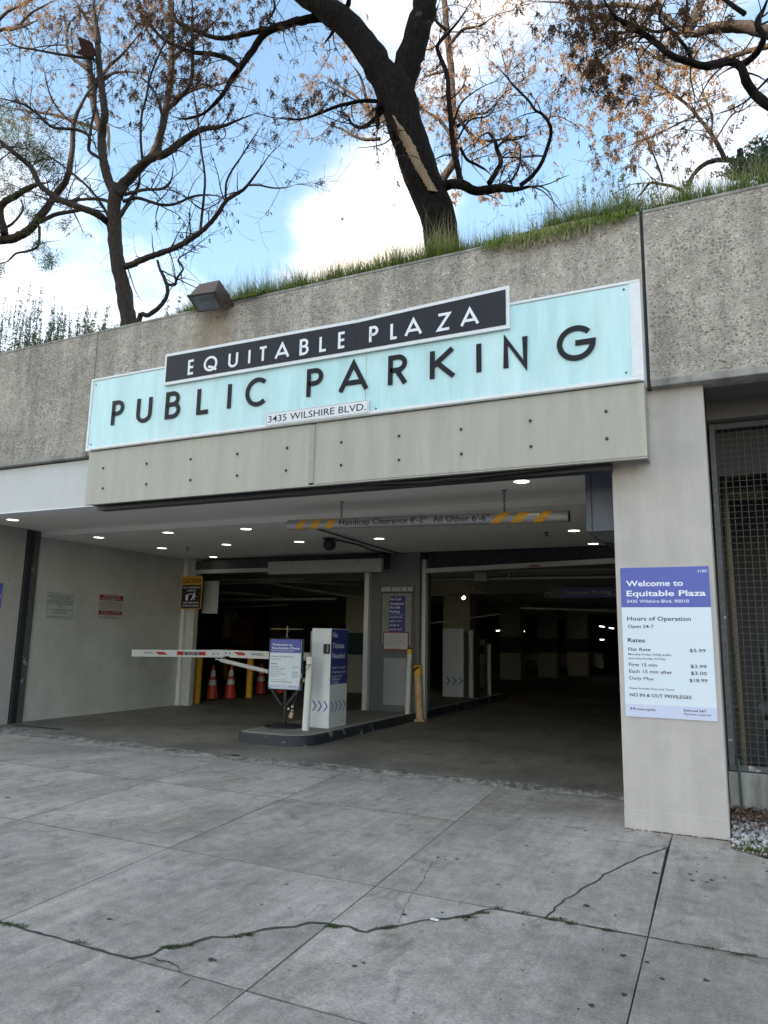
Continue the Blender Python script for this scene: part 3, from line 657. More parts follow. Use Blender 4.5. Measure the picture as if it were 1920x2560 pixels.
def zt(x, a, b): return a+(b-a)*(x+6.25)/2.745 if x <= -3.505 else b
for (xa, xb, za, zb, zc, zd) in ((-6.235, -3.4965, 4.675, 4.666, 5.088, 5.062), (-3.4935, -1.79, 4.666, 4.664, 5.062, 5.118)):
    MB().hexa([(xa, YN, za), (xb, YN, zb), (xb, YN+.024, zb), (xa, YN+.024, za), (xa, YN, zc), (xb, YN, zd), (xb, YN+.024, zd), (xa, YN+.024, zc)]).build('border_panel', M['frame'], nb)
    l_ = .032 if xa < -5 else 0.0; r_ = .0 if xa < -5 else .035; b_ = .038
    MB().hexa([(xa+l_, YN-.004, za+b_), (xb-r_, YN-.004, zb+b_), (xb-r_, YN-.0005, zb+b_), (xa+l_, YN-.0005, za+b_), (xa+l_, YN-.004, zc-.038), (xb-r_, YN-.004, zd-.038), (xb-r_, YN-.0005, zd-.038), (xa+l_, YN-.0005, zc-.038)]).build('black_face', M['navyblack'], nb)
fr = face_front(0, 0, YN-.0045)
for ch, x, wd_ in (('E', -5.85, .10), ('Q', -5.605, .205), ('U', -5.235, .14), ('I', -4.945, 0), ('T', -4.80, .125), ('A', -4.575, .205), ('B', -4.235, .12), ('L', -3.975, .10), ('E', -3.735, .095), ('P', -3.35, .11), ('L', -3.095, .09), ('A', -2.93, .205), ('Z', -2.56, .15), ('A', -2.305, .205)):
    mb = MB(); t = .030; stroke_mesh(mb, fr, x+t/2, 4.752, .195, ch, max(wd_-t, 0), t, .004)
    mb.build('letter', M['textw'], nb)
ad = thing('address_plate', 'small white plate reading 3435 WILSHIRE BLVD. under the aqua sign letters', 'sign', (-4.0, YS-.012, 3.97))
MB().box(-4.67, -3.345, YS-.012, YS-.001, 3.972, 4.128).build('plate', M['frame'], ad)
p = Print(face_front(0, 0, YS-.012)); p.text('3435 WILSHIRE BLVD.', -4.635, 4.012, .078, width=1.255, bold=.004); p.build('lettering', M['text'], ad)
p = Print(face_front(0, 0, YS-.012))
for a_ in ((-4.66, -3.355, 3.981, 3.984), (-4.66, -3.355, 4.116, 4.119), (-4.66, -4.657, 3.984, 4.116), (-3.358, -3.355, 3.984, 4.116)): p.rect(*a_)
p.build('border', M['text'], ad)

fa = thing('fascia_box', 'warm grey metal fascia with a row of bolts below the sign', 'fascia', (-4, 6.65, 3.24))
YF = 6.65
MB().box(-7.46, -4.08, YF, YF+.012, 3.245, 3.94).build('fascia_panel', M['fascia'], fa)
MB().box(-4.02, -.56, YF, YF+.012, 3.25, 3.94).build('fascia_panel', M['fascia'], fa)
MB().box(-4.082, -4.018, YF-.018, YF+.01, 3.262, 3.925).build('seam_strip', M['fascia_edge'], fa, bevel=.003)
MB().box(-7.46, -.56, YF+.013, YF+.30, 3.40, 3.94).build('core', M['fascia_edge'], fa)
MB().box(-.575, -.56, YF+.013, YF+.30, 3.255, 3.399).box(-7.46, -7.445, YF+.013, YF+.3, 3.245, 3.399).build('end_cap', M['fascia_edge'], fa)
MB().box(-7.46, -.56, YF-.001, YF+.05, 3.232, 3.2445).build('bottom_flange', M['fascia'], fa)
MB().box(-7.4, -.9, YF+.16, YF+.30, 3.19, 3.25).build('drip_strip', M['guide'], fa)
# buckled piece of the dark strip
MB().tube([(-3.4, YF+.08, 3.225), (-2.7, YF+.07, 3.19), (-2.45, YF+.07, 3.205), (-2.3, YF+.08, 3.20), (-1.2, YF+.08, 3.235)], .012, 6).build('loose_gasket', M['rubber'], fa)
for x, z in ((-7.186, 3.7), (-7.162, 3.432), (-6.453, 3.696), (-6.433, 3.431), (-5.756, 3.69), (-5.74, 3.43), (-5.066, 3.691), (-5.054, 3.43), (-4.38, 3.696), (-4.383, 3.436), (-3.685, 3.691), (-3.681, 3.436), (-2.999, 3.69), (-2.995, 3.432), (-2.315, 3.688), (-2.311, 3.432), (-1.611, 3.697), (-1.608, 3.44), (-.902, 3.706), (-.904, 3.445)):
    MB().tube([(x, YF-.014, z), (x, YF+.002, z)], [.011, .017], 8).build('bolt', M['guide'], fa, smooth=False)
    rr_ = random.uniform(.015, .021); MB().poly([(x+rr_*math.cos(a), YF-.0012, z+rr_*math.sin(a)*1.1-(.02*random.random() if math.sin(a) < -.6 else 0)) for a in [-2*math.pi*k/14 for k in range(14)]]).build('rust_stain', M['rust_halo'], fa)

# white beam left of the fascia, left pier
bm = thing('white_lintel', 'pale painted concrete beam at the left end below the wall', 'beam', (-10, 6.96, 3.28))
MB().box(-16, -7.462, 6.93, 7.2, 3.292, 3.935).build('beam_face', M['beam'], bm, bevel=.006)
MB().box(-16, -7.3, 6.915, 7.2, 3.27, 3.290).build('bottom_edge', M['white'], bm)
bk = MB().box(-7.455, -.93, 6.99, 7.2, 3.27, 3.93).build('inner_lintel', M['jamb'], bm)
# right pillar
YP = 6.96
pl = thing('entrance_pillar', 'tall taupe painted pillar at the right of the garage entrance', 'pillar', (-.49, YP, 0))
MB().box(-.912, -.078, YP, 8.3, -.02, 3.995).build('shaft', M['pillar'], pl, bevel=.012)
MB().box(-.914, -.076, YP-.002, 8.29, -.01, .17).build('render_patch', M['pillar'], pl, bevel=.006)
tufts([(-.9+.82*random.random(), YP-.004, .0) for _ in range(60)], 'base_dirt', 12, .012, M['litter'], (.01, .004), pl, .9, .003)
# pillar rate sign
def rate_sign(name, label, fr, W_, H_, full=True, frame=None, parent_thing=None, dim=1.):
    t = parent_thing or thing(name, label, 'sign', fr[0])
    th = .008
    def slab_(a0, a1, b0, b1, d0, d1, nm, mt):
        mb = MB(); mb.hexa([fpt(fr, a0, b0, d0), fpt(fr, a1, b0, d0), fpt(fr, a1, b0, d1), fpt(fr, a0, b0, d1), fpt(fr, a0, b1, d0), fpt(fr, a1, b1, d0), fpt(fr, a1, b1, d1), fpt(fr, a0, b1, d1)])
        return mb.build(nm, mt, t)
    s = H_/1.328; k = W_/.748                    # all positions below are measured on a 0.748 x 1.328 sheet
    slab_(0, W_, 0, H_, 0, th, 'sheet', M['signwhite'])
    f2 = FR(fpt(fr, 0, 0, th), fr[1], fr[2])
    Print(f2).rect(0, W_, H_*.728, H_, .0008).build('blue_band', M['blue'], t)
    Print(f2).rect(0, W_, 0, H_*.083, .0008).build('footer_band', M['signfoot'], t)
    Wp = Print(f2); T = Print(f2)
    Y = lambda f: H_*(1-f)
    Wp.text('Welcome to', .048*k, Y(.128), .050*s, width=.485*k, bold=.022, d=.0016)
    Wp.text('Equitable Plaza', .048*k, Y(.196), .050*s, width=.665*k, bold=.022, d=.0016)
    Wp.text('3435 Wilshire Blvd, 90010', .048*k, Y(.241), .027*s, width=.525*k, bold=.006, d=.0016)
    if full: Wp.text('3105', .655*k, Y(.041), .023*s, width=.075*k, bold=.004, d=.0016)
    T.text('Hours of Operation', .045*k, Y(.362), .036*s, width=.535*k, bold=.010)
    T.text('Open 24-7', .048*k, Y(.412), .028*s, width=.222*k, bold=.010)
    T.text('Rates', .043*k, Y(.508), .036*s, width=.148*k, bold=.014)
    rows_ = (('Flat Rate', .566, .0285, .190, '$5.99', .128), ('First 15 min', .668, .0285, .238, '$3.99', .128), ('Each 15 min after', .712, .0285, .362, '$3.00', .128), ('Daily Max', .758, .0285, .206, '$18.99', .142))
    for q, f, h, wq, pr, wp in rows_:
        T.text(q, .045*k, Y(f), h*s, width=wq*k, bold=0 if 'Max' in q else .007); T.text(pr, .685*k, Y(f), h*s, width=wp*k, align='R', bold=.006)
    T.text('Monday-Friday 5:00p-6:00a', .043*k, Y(.595), .017*s, width=.362*k, bold=.004)
    T.text('Saturday-Sunday All Day', .043*k, Y(.622), .017*s, width=.315*k, bold=.004)
    T.text('Rates Include Fees and Taxes', .043*k, Y(.820), .017*s, width=.375*k, bold=.004)
    T.text('NO IN & OUT PRIVILEGES', .043*k, Y(.868), .028*s, width=.510*k, bold=.012)
    T.text('metropolis', .100*k, Y(.957), .023*s, width=.155*k, bold=.006)
    for q in (0, 1):                               # the two little upright arrows of the emblem
        x0 = (.040+q*.026)*k; y0 = Y(.958); u_ = s
        T.rect(x0+.011*k-.0028*u_, x0+.011*k+.0028*u_, y0, y0+.021*u_, .0015)
        T.poly([(x0, y0+.013*u_), (x0+.011*k, y0+.026*u_), (x0+.022*k, y0+.013*u_), (x0+.022*k, y0+.008*u_), (x0+.011*k, y0+.019*u_), (x0, y0+.008*u_)], .0019)
    T.text('Enforced 24/7', .485*k, Y(.948), .019*s, width=.178*k, bold=.016)
    T.text('Payment required', .485*k, Y(.970), .017*s, width=.212*k, bold=.004)
    Wp.build('white_lettering', M['textw'], t); T.build('dark_lettering', M['text'], t)
    Print(f2).rect(.035*k, W_-.04*k, Y(.452), Y(.4515)+.0012, .0007).build('divider', M['signfoot'], t)
    return t
rs = rate_sign('rate_sign', 'large white and blue rate sign fixed to the entrance pillar', face_front(-.868, .955, YP-.002), .748, 1.326)

# ================================================================== GARAGE SHELL
ce = MB().box(-26, -.93, 7.2, 9.34, 3.45, 3.62).build('outer_ceiling', M['ceil']); struct(ce)
ci = MB().box(-26, -.93, 9.34, 13.64, 3.36, 3.619).build('inner_ceiling', M['ceil']); struct(ci)
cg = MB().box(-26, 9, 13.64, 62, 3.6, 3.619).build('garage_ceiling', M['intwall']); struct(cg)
jl = thing('left_pier', 'shaded taupe pier at the left edge of the entrance', 'pillar', (-11.9, 8, 0))
MB().box(-16, -11.5, 7.21, 9.02, -.02, 3.449).build('shaft', M['jamb'], jl, bevel=.01)
for y, z in ((8.52, 2.50), (8.75, 2.50), (8.62, 1.83), (8.5, 1.2), (8.4, .5), (8.8, 2.95)): MB().tube([(-11.503, y, z), (-11.497, y, z)], .012, 8).build('screw_hole', M['guide'], jl)
t = thing('blue_sign', 'edge of a blue sign on the left pier', 'sign', (-11.495, 7.9, 2))
MB().box(-11.499, -11.49, 7.9, 8.635, 1.98, 2.43).build('sheet', M['blue'], t)
p = Print(face_right(0, 0, -11.4895)); p.text('Welcome to Equitable Plaza', 8.61, 2.19, .05, width=.66, align='R', bold=.02); p.build('lettering', M['textw'], t)
t = thing('shutter_guide', 'dark steel shutter guide channel beside the left pier', 'guide rail', (-11.5, 9.2, 0))
MB().box(-11.75, -11.56, 9.03, 9.34, -.01, 3.44).build('channel_back', M['rubber'], t)
MB().box(-11.56, -11.47, 9.03, 9.09, -.01, 3.445).build('flange', M['guide'], t, bevel=.004)
MB().box(-11.575, -11.53, 9.22, 9.34, -.01, 3.43).build('flange', M['rust'], t, bevel=.004)
MB().box(-11.56, -11.535, 9.10, 9.21, .0, 3.4).build('slot', M['guide'], t)
lw = thing('side_wall', 'off white painted left side wall inside the garage entrance', 'wall', (-11.6, 11.4, 0))
MB().box(-11.9, -11.57, 9.345, 13.62, -.02, 3.359).build('wall_face', M['inwall'], lw)
MB().box(-11.569, -11.47, 13.37, 13.62, -.02, 3.359).build('pilaster', M['trim'], lw, bevel=.01)
MB().box(-11.468, -11.235, 13.45, 13.60, -.02, 3.358).build('pilaster', M['inwall'], lw, bevel=.01)
MB().box(-26, -11.9, 13.3, 13.62, -.02, 3.6).build('return_wall', M['intwall'], lw)
# right side: wall hidden behind the pillar
rw = thing('garage_side_wall', 'shaded right side wall behind the entrance pillar', 'wall', (-.9, 11, 0))
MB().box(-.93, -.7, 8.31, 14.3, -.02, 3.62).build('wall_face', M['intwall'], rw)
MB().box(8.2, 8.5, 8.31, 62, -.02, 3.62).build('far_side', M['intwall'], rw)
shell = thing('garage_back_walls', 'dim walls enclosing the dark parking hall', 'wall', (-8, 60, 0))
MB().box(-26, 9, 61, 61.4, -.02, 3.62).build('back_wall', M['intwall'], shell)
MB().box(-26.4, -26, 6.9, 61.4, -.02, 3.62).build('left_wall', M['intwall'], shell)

# downlights
def downlight(x, y, z, label, dst=None):
    t = thing('downlight', label, 'ceiling light', (x, y, z), 'round lit downlights in the entrance ceiling')
    MB().lathe(x, y, [(.112, z-.006), (.112, z+.004), (.094, z+.004), (.094, z-.006)], 28).build('trim_ring', M['trim'], t)
    mb = MB(); mb.lathe(x, y, [(.093, z-.0035), (.093, z-.0005)], 28); mb.build('lens', M['bulb'], t); return t
DL = [(-2.093, 8.168, 3.45, 'nearest and largest lit round downlight, above the striped clearance bar'),
      (-10.767, 8.136, 3.45, 'lit round downlight at the far left of the outer ceiling, above the left pier'),
      (-2.137, 11.62, 3.36, 'lit round downlight right of the bar end, upper one beside the duct box'),
      (-2.114, 13.321, 3.36, 'lit round downlight at the back right, lowest one beside the duct box'),
      (-5.551, 11.515, 3.36, 'lit round downlight just right of the black ceiling camera'),
      (-7.189, 11.454, 3.36, 'lit round downlight just left of the black ceiling camera'),
      (-7.187, 9.776, 3.36, 'lit round downlight left of the end of the clearance bar, front row'),
      (-8.816, 11.379, 3.36, 'lit round downlight in the middle of the ceiling, behind and left of the bar end'),
      (-10.529, 13.135, 3.36, 'small lit downlight deepest at the left, nearest the pilaster top'),
      (-8.787, 9.689, 3.36, 'lit round downlight of the front row, in the middle of the left ceiling'),
      (-10.521, 11.457, 3.36, 'lit round downlight of the left column, next to the left sprinkler head'),
      (-10.52, 9.771, 3.36, 'lit round downlight above the left side wall, front row')]
d0 = downlight(*DL[0])
for x, y, z, lb in DL[1:]: dup(d0, (x, y, z), lb)
def sprinkler(x, y, z, label):
    t = thing('sprinkler_head', label, 'sprinkler', (x, y, z))
    MB().lathe(x, y, [(.012, z-.05), (.012, z-.012), (.045, z-.011), (.045, z-.0005)], 14).build('body', M['guide'], t)
    MB().lathe(x, y, [(.028, z-.062), (.028, z-.056)], 14).build('deflector', M['guide'], t)
q = gz(469, 1369, 3.36); sprinkler(q.x, q.y, 3.36, 'small black sprinkler head on the left part of the ceiling')
q = gz(1366.5, 1331, 3.36); sprinkler(q.x, q.y, 3.36, 'small black sprinkler head under the ceiling near the duct box')

# clearance bar
cb = thing('clearance_bar', 'silver hanging clearance tube with yellow stripes and black lettering', 'clearance bar', (-3.6, 8.6, 3.13))
A_, B_ = Vector((-5.57, 8.6, 3.165)), Vector((-1.635, 8.6, 3.078)); rb = .073
MB().tube([A_, B_], rb, 32, cap=False).build('tube', M['alu'], cb, smooth=True)
for p_, s in ((A_, -1), (B_, 1)): MB().tube([p_+Vector((s*.004, 0, 0)), p_-Vector((s*.008, 0, 0))], rb-.003, 24).build('end_cap', M['rubber'], cb)
def onbar(u, v, e=.0015):                         # u metres from the left end, v metres round from the front
    d = (B_-A_).normalized(); a = v/rb; c = A_+d*u; up = Vector((0, 0, 1))-d*d.z
    return c + up.normalized()*(math.sin(a)*(rb+e)) + Vector((0, -1, 0))*(math.cos(a)*(rb+e))
def stripe(u0, wv, sl):
    n = 10; mb = MB()
    for k in range(n):
        v0, v1 = -.088+.176*k/n, -.088+.176*(k+1)/n; s0, s1 = sl*k/n, sl*(k+1)/n
        mb.quad(onbar(u0+s0, v0), onbar(u0+s0+wv, v0), onbar(u0+s1+wv, v1), onbar(u0+s1, v1))
    mb.build('yellow_stripe', M['yellow'], cb)
for u0 in (.12, .36, .60): stripe(u0, .11, .12)
for u0 in (2.97, 3.22, 3.50): stripe(u0, .125, .16)
def bartext(s, u0, w_):
    p = Print((Vector((0, 0, 0)), Vector((1, 0, 0)), Vector((0, 1, 0)), Vector((0, 0, 1)))); p.text(s, 0, 0, .078, width=w_, bold=.006, d=0)
    me = bpy.data.meshes.new('t'); me.from_pydata(p.v, [], p.f); b_ = bmesh.new(); b_.from_mesh(me)
    for k in range(-4, 20): bmesh.ops.bisect_plane(b_, geom=b_.verts[:]+b_.edges[:]+b_.faces[:], plane_co=(0, k*.007, 0), plane_no=(0, 1, 0))
    b_.verts.index_update(); m_ = MB(); m_.v = [tuple(onbar(u0+v.co.x, v.co.y-.035, .0018)) for v in b_.verts]; m_.f = [tuple(v.index for v in f.verts) for f in b_.faces]; b_.free(); m_.build('lettering', M['black'], cb)
bartext('Handicap Clearance 8\'-2"', .85, 1.28); bartext('All Other 6\'-6"', 2.22, .75)
for x, zt_ in ((-2.425, 3.45), (-4.73, 3.45)):
    zb_ = 3.20 if x > -4 else 3.24; n = 9; c = MB()
    for k in range(n):
        z0, z1 = zb_-.02+(zt_-zb_+.02)*k/n, zb_-.02+(zt_-zb_+.02)*(k+1.25)/n; w_ = .011
        if k % 2: c.tube([(x-w_, 8.6, z0), (x-w_*.8, 8.6, z1), (x+w_*.8, 8.6, z1), (x+w_, 8.6, z0), (x-w_, 8.6, z0)], .0035, 5)
        else: c.tube([(x, 8.6-w_, z0), (x, 8.6-w_*.8, z1), (x, 8.6+w_*.8, z1), (x, 8.6+w_, z0), (x, 8.6-w_, z0)], .0035, 5)
    c.box(x-.035, x+.035, 8.58, 8.62, zt_-.006, zt_-.0005); c.build('chain', M['darkmetal'], cb)

# duct box by the pillar
t = thing('duct_box', 'dark blue grey metal box duct hung from the ceiling next to the pillar', 'duct box', (-1.1, 7.7, 2.9))
MB().hexa([(-1.27, 7.6, 2.73), (-.95, 7.6, 2.73), (-.95, 8.2, 2.73), (-1.27, 8.2, 2.73), (-1.27, 7.6, 3.45), (-.95, 7.6, 3.45), (-.95, 8.2, 3.45), (-1.27, 8.2, 3.45)]).build('box', M['duct'], t, bevel=.006)
MB().hexa([(-1.12, 7.64, 2.63), (-.95, 7.64, 2.60), (-.95, 8.16, 2.60), (-1.12, 8.16, 2.63), (-1.26, 7.61, 2.729), (-.95, 7.61, 2.729), (-.95, 8.19, 2.729), (-1.26, 8.19, 2.729)]).build('tapered_base', M['guide'], t)
MB().box(-1.215, -1.205, 7.594, 7.599, 2.74, 3.44).build('seam', M['guide'], t)
for x, z in ((-1.22, 2.78), (-1.235, 3.38), (-1.0, 3.38)): MB().tube([(x, 7.6, z), (x, 7.591, z)], .008, 8).build('screw', M['guide'], t)

# ceiling camera with its cable and conduit
q = gz(824, 1345, 3.36); x, y = q.x, q.y
t = thing('ceiling_camera', 'black round security camera with cable on the ceiling', 'security camera', (x, y, 3.36))
MB().lathe(x, y, [(.12, 3.335), (.12, 3.3595)], 20).build('mount_plate', M['darkmetal'], t)
mb = MB(); mb.lathe(x, y, [(.01, 3.135), (.06, 3.145), (.10, 3.18), (.115, 3.235), (.105, 3.29), (.07, 3.334)], 20); mb.build('housing', M['rubber'], t, smooth=True)
def cz(px, py, z): q = gz(px, py, z); return (q.x, q.y, z)
MB().tube([(x+.1, y, 3.28)]+[cz(700+a/4.1475, 1340+b/4.1475, 3.33) for a, b in ((590, 42), (680, 62), (750, 76), (830, 96), (880, 118), (930, 140), (1000, 162), (1060, 170), (1110, 182))]+[cz(700+1150/4.1475, 1340+192/4.1475, 3.33)], .016, 7).build('cable', M['rubber'], t)
t = thing('ceiling_conduit', 'thin grey conduit pipe running across the ceiling behind the bar', 'pipe', (-6, 11, 3.34))
MB().tube([cz(745, 1300, 3.335), cz(779, 1318, 3.335), cz(860, 1343, 3.335), cz(994, 1383, 3.335)], .014, 8).build('pipe', M['guide'], t)
MB().tube([cz(994, 1383, 3.335), cz(1003, 1386, 3.335)], .022, 8).build('end_joint', M['guide'], t)

# ================================================================== ISLAND
IX0, IX1, IY0 = -6.93, -5.69, 9.38
outl = []
for k in range(9): a = R(180+90*k/8); outl.append((IX0+.20+.20*math.cos(a), IY0+.20+.20*math.sin(a)*1))
for k in range(13): a = R(270+90*k/12); outl.append((IX1-.45+.45*math.cos(a), IY0+.45+.45*math.sin(a)))
outl += [(IX1, 20.2), (IX0+.1, 20.2)]
isl = thing('traffic_island', 'raised concrete island with dark painted kerb between the lanes', 'traffic island', (-6.3, 12, 0))
MB().prism(outl, -.02, .15).build('kerb', M['kerb'], isl, bevel=.02)
inn = [tuple(v) for v in inset([Vector(p) for p in outl], .035)]
MB().prism(inn, .1, .1535).build('kerb_edge', M['kerbedge'], isl)
inn2 = [tuple(v) for v in inset([Vector(p) for p in outl], .13)]
MB().prism(inn2, .12, .158).build('deck', M['kerbtop'], isl)
MB().box(IX1-.001, IX1+.002, 10.31, 10.322, .0, .15).build('kerb_joint', M['soil'], isl)
ZI = .158
# ticket kiosk
ks = thing('ticket_kiosk', 'white and blue kiosk reading No Tickets Needed on the island', 'kiosk', (-6.05, 10.75, ZI))
KX0, KX1, KY0, KY1, KZ = -6.235, -5.872, 10.45, 11.04, 1.742
MB().box(KX0, KX1, KY0, KY1, ZI, KZ).build('cabinet', M['kiosk'], ks, bevel=.004)
fr = face_right(0, 0, KX1+.001); zb_ = .845
Print(fr).rect(KY0+.004, KY1-.004, zb_, KZ-.012, .0004).build('blue_panel', M['dblue'], ks)
p = Print(fr)
for s_, z, w_ in (('No', 1.60, .16), ('Tickets', 1.425, .40), ('Needed', 1.26, .42)): p.text(s_, KY0+.05, z, .085, width=w_, bold=.012, d=.0015)
for s_, z, w_ in (('Look for a sign in', 1.115, .47), ('the garage to pay', 1.045, .49), ('for your exit!', .975, .33)): p.text(s_, KY0+.05, z-.02, .037, width=w_, bold=.004, d=.0015)
p.text('Validations', KY0+.05, .905, .04, width=.29, bold=.006, d=.0015)
p.text('Available', KY0+.05, .858, .034, width=.22, bold=.006, d=.0015)
p.build('white_lettering', M['textw'], ks)
p = Print(fr)
for k in range(4): p.chevron(KY0+.045+k*.135, .495, .095, .17, .028, .0015)
f2 = face_front(0, 0, KY0-.001)
p.fr = f2
for k in range(3): p.chevron(KX0+.045+k*.105, .50, .085, .165, .028, .0015)
p.build('chevrons', M['blue'], ks)
p = Print(fr); p.text('metropolis', KY1-.06, .235, .022, width=.13, align='R', bold=.006); p.build('maker_mark', M['text'], ks)
MB().box(-5.995, -5.885, KY0-.035, KY0-.001, 1.335, 1.49).box(-5.975, -5.94, KY0-.046, KY0-.036, 1.345, 1.48).build('card_reader', M['rubber'], ks, bevel=.008)
mb = MB()
for k in range(6): mb.box(-5.93, -5.90, KY0-.0385, KY0-.0355, 1.365+k*.019, 1.373+k*.019)
mb.build('keypad', M['notice'], ks)
for x, z in ((KX1-.02, 1.62), (KX1-.025, .92), (KX1-.025, .32)): MB().tube([(x, KY0, z), (x, KY0-.004, z)], .006, 8).build('screw', M['guide'], ks)
MB().box(-6.30, -6.24, KY0+.06, KY1, ZI, 1.695).build('barrier_housing', M['fascia'], ks, bevel=.006)
# barrier arm
ba = thing('barrier_arm', 'white jointed barrier arm with red marks reaching left from the kiosk', 'barrier', (-8.4, 10.95, 1.2))
def board(pa, pb, h, y0, y1, nm, mt): 
    return MB().hexa([(pa[0], y0, pa[1]-h/2), (pb[0], y0, pb[1]-h/2), (pb[0], y1, pb[1]-h/2), (pa[0], y1, pa[1]-h/2), (pa[0], y0, pa[1]+h/2), (pb[0], y0, pb[1]+h/2), (pb[0], y1, pb[1]+h/2), (pa[0], y1, pa[1]+h/2)]).build(nm, mt, ba, bevel=.008)
board((-10.62, 1.222), (-8.62, 1.262), .135, 10.93, 10.97, 'outer_board', M['bollard'])
board((-8.26, 1.268), (-6.28, 1.262), .135, 10.93, 10.97, 'inner_board', M['bollard'])
MB().box(-8.66, -8.40, 10.918, 10.985, 1.195, 1.335).build('hinge_plate', M['kiosk'], ba, bevel=.005)
MB().box(-8.40, -8.20, 10.922, 10.98, 1.225, 1.330).build('hinge_plate', M['kiosk'], ba, bevel=.005)
MB().prism([(-8.63, 0), (-8.47, 0), (-8.52, -.075), (-8.58, -.075)], 0, .01).build('bracket', M['kiosk'], ba).rotation_euler = (0, 0, 0)
for x, z in ((-8.60, 1.26), (-8.50, 1.26), (-8.33, 1.28), (-8.24, 1.28), (-8.55, 1.14)): MB().tube([(x, 10.917, z), (x, 10.905, z)], .012, 8).build('bolt', M['guide'], ba)
MB().tube([(-8.56, 10.92, 1.17), (-8.44, 10.925, 1.15)], .012, 8).tube([(-8.44, 10.925, 1.15), (-6.3, 10.95, .80)], .036, 10).build('support_rod', M['bollard'], ba)
f3 = face_front(0, 0, 10.9285)
p = Print(f3)
p.poly([(-10.02, 1.262), (-9.80, 1.265), (-9.70, 1.212), (-9.92, 1.210)]); p.poly([(-8.17, 1.305), (-7.97, 1.305), (-7.91, 1.28), (-7.91, 1.248), (-8.06, 1.248)])
p.rect(-9.48, -9.33, 1.215, 1.285); p.rect(-8.96, -8.80, 1.225, 1.290); p.build('red_marks', M['red'], ba)
p = Print(f3); p.rect(-9.325, -8.965, 1.217, 1.287); p.build('grey_plate', M['alu'], ba)
p = Print(f3); p.text('17', -9.175, 1.232, .04, width=.05, bold=.01, d=.003)
for cx_ in (-9.25, -9.03): p.poly([(cx_-.03, 1.232), (cx_+.03, 1.232), (cx_, 1.275)], .003)
p.text('AGNETIC', -10.24, 1.225, .032, width=.165, bold=.004); p.text('AGNETIC', -7.715, 1.255, .038, width=.20, bold=.004)
p.build('lettering', M['text'], ba)
p = Print(f3); p.text('M', -10.285, 1.225, .034, width=.04, bold=.02); p.text('M', -7.765, 1.255, .040, width=.045, bold=.02); p.build('blue_initial', mat('maker_blue', (.05, .25, .55), .5), ba)
# sign on stand
st = thing('stand_sign', 'white and blue rate board on a black pedestal stand at the island nose', 'sign', (-6.58, 10.2, ZI))
YB = 10.2
MB().box(-6.905, -6.245, YB, YB+.025, .745, 1.565).build('frame', M['darkmetal'], st, bevel=.004)
rate_sign('x', 'x', face_front(-6.875, .757, YB-.0025), .60, .795, False, parent_thing=st)
for x, z in ((-6.86, 1.54), (-6.30, 1.535), (-6.86, .775), (-6.29, .79)): MB().tube([(x, YB-.01, z), (x, YB-.02, z)], .010, 8).build('thumb_screw', M['rubber'], st)
MB().tube([(-6.585, YB+.06, ZI+.05), (-6.585, YB+.04, 1.60)], .028, 12).build('pole', M['darkmetal'], st)
for s in (-1, 1): MB().hexa([(-6.585+s*.02, YB+.01, .50), (-6.585+s*.07, YB+.01, .50), (-6.585+s*.07, YB+.03, .50), (-6.585+s*.02, YB+.03, .50), (-6.585+s*.23, YB+.01, .745), (-6.585+s*.28, YB+.01, .745), (-6.585+s*.28, YB+.03, .745), (-6.585+s*.23, YB+.03, .745)]).build('brace', M['darkmetal'], st)
MB().tube([(-6.9, YB+.03, 1.72), (-6.28, YB+.03, 1.72)], .006, 6).tube([(-6.585, YB+.03, 1.56), (-6.585, YB+.03, 1.77)], .006, 6).build('cross_bar', M['brass'], st)
MB().lathe(-6.585, YB+.05, [(.31, ZI), (.31, ZI+.022), (.18, ZI+.035), (.16, ZI+.05), (.05, ZI+.055), (.04, ZI+.07)], 32).build('round_base', M['darkmetal'], st)
# white bollard on the island nose with wire and brass padlock
t = thing('bollard', 'scuffed white steel bollard standing in front of the kiosk', 'bollard', (-6.06, 10.08, ZI), 'steel bollards of the entrance')
MB().tube([(-6.075, 10.08, ZI), (-6.035, 10.08, 1.285)], .058, 20).build('post', M['bollard'], t, smooth=False)
t = thing('padlock_cable', 'thin steel cable with a brass padlock looped over the white bollard', 'padlock', (-6.2, 10.0, .9))
cab = MB(); cab.tube([(-6.00, 10.0, 1.17), (-6.05, 9.99, 1.165), (-6.10, 9.99, 1.10), (-6.14, 9.99, .98)], .005, 5).tube([(-5.97, 10.01, 1.175), (-6.0, 10.0, 1.15), (-6.06, 9.98, 1.06), (-6.14, 9.99, .98), (-6.17, 10., .85), (-6.24, 10.02, .64), (-6.32, 10.03, .48)], .006, 5).tube([(-6.32, 10.03, .48), (-6.42, 10.08, .52), (-6.55, 10.17, .55)], .004, 5)
cab.build('cable', M['guide'], t)
MB().box(-6.155, -6.125, 9.975, 10.0, .96, 1.03).box(-6.315, -6.285, 10.02, 10.045, .49, .53).box(-6.40, -6.37, 10.04, 10.07, .45, .49).build('ferrule', M['alu'], t)
MB().hexa([(-6.37, 10.03, .34), (-6.31, 10.03, .32), (-6.31, 10.06, .32), (-6.37, 10.06, .34), (-6.345, 10.03, .43), (-6.285, 10.03, .41), (-6.285, 10.06, .41), (-6.345, 10.06, .43)]).build('lock_body', M['brass'], t, bevel=.004)
MB().tube([(-6.325, 10.045, .42), (-6.315, 10.045, .46), (-6.295, 10.045, .455), (-6.30, 10.045, .415)], .006, 6).build('shackle', M['chrome'], t)

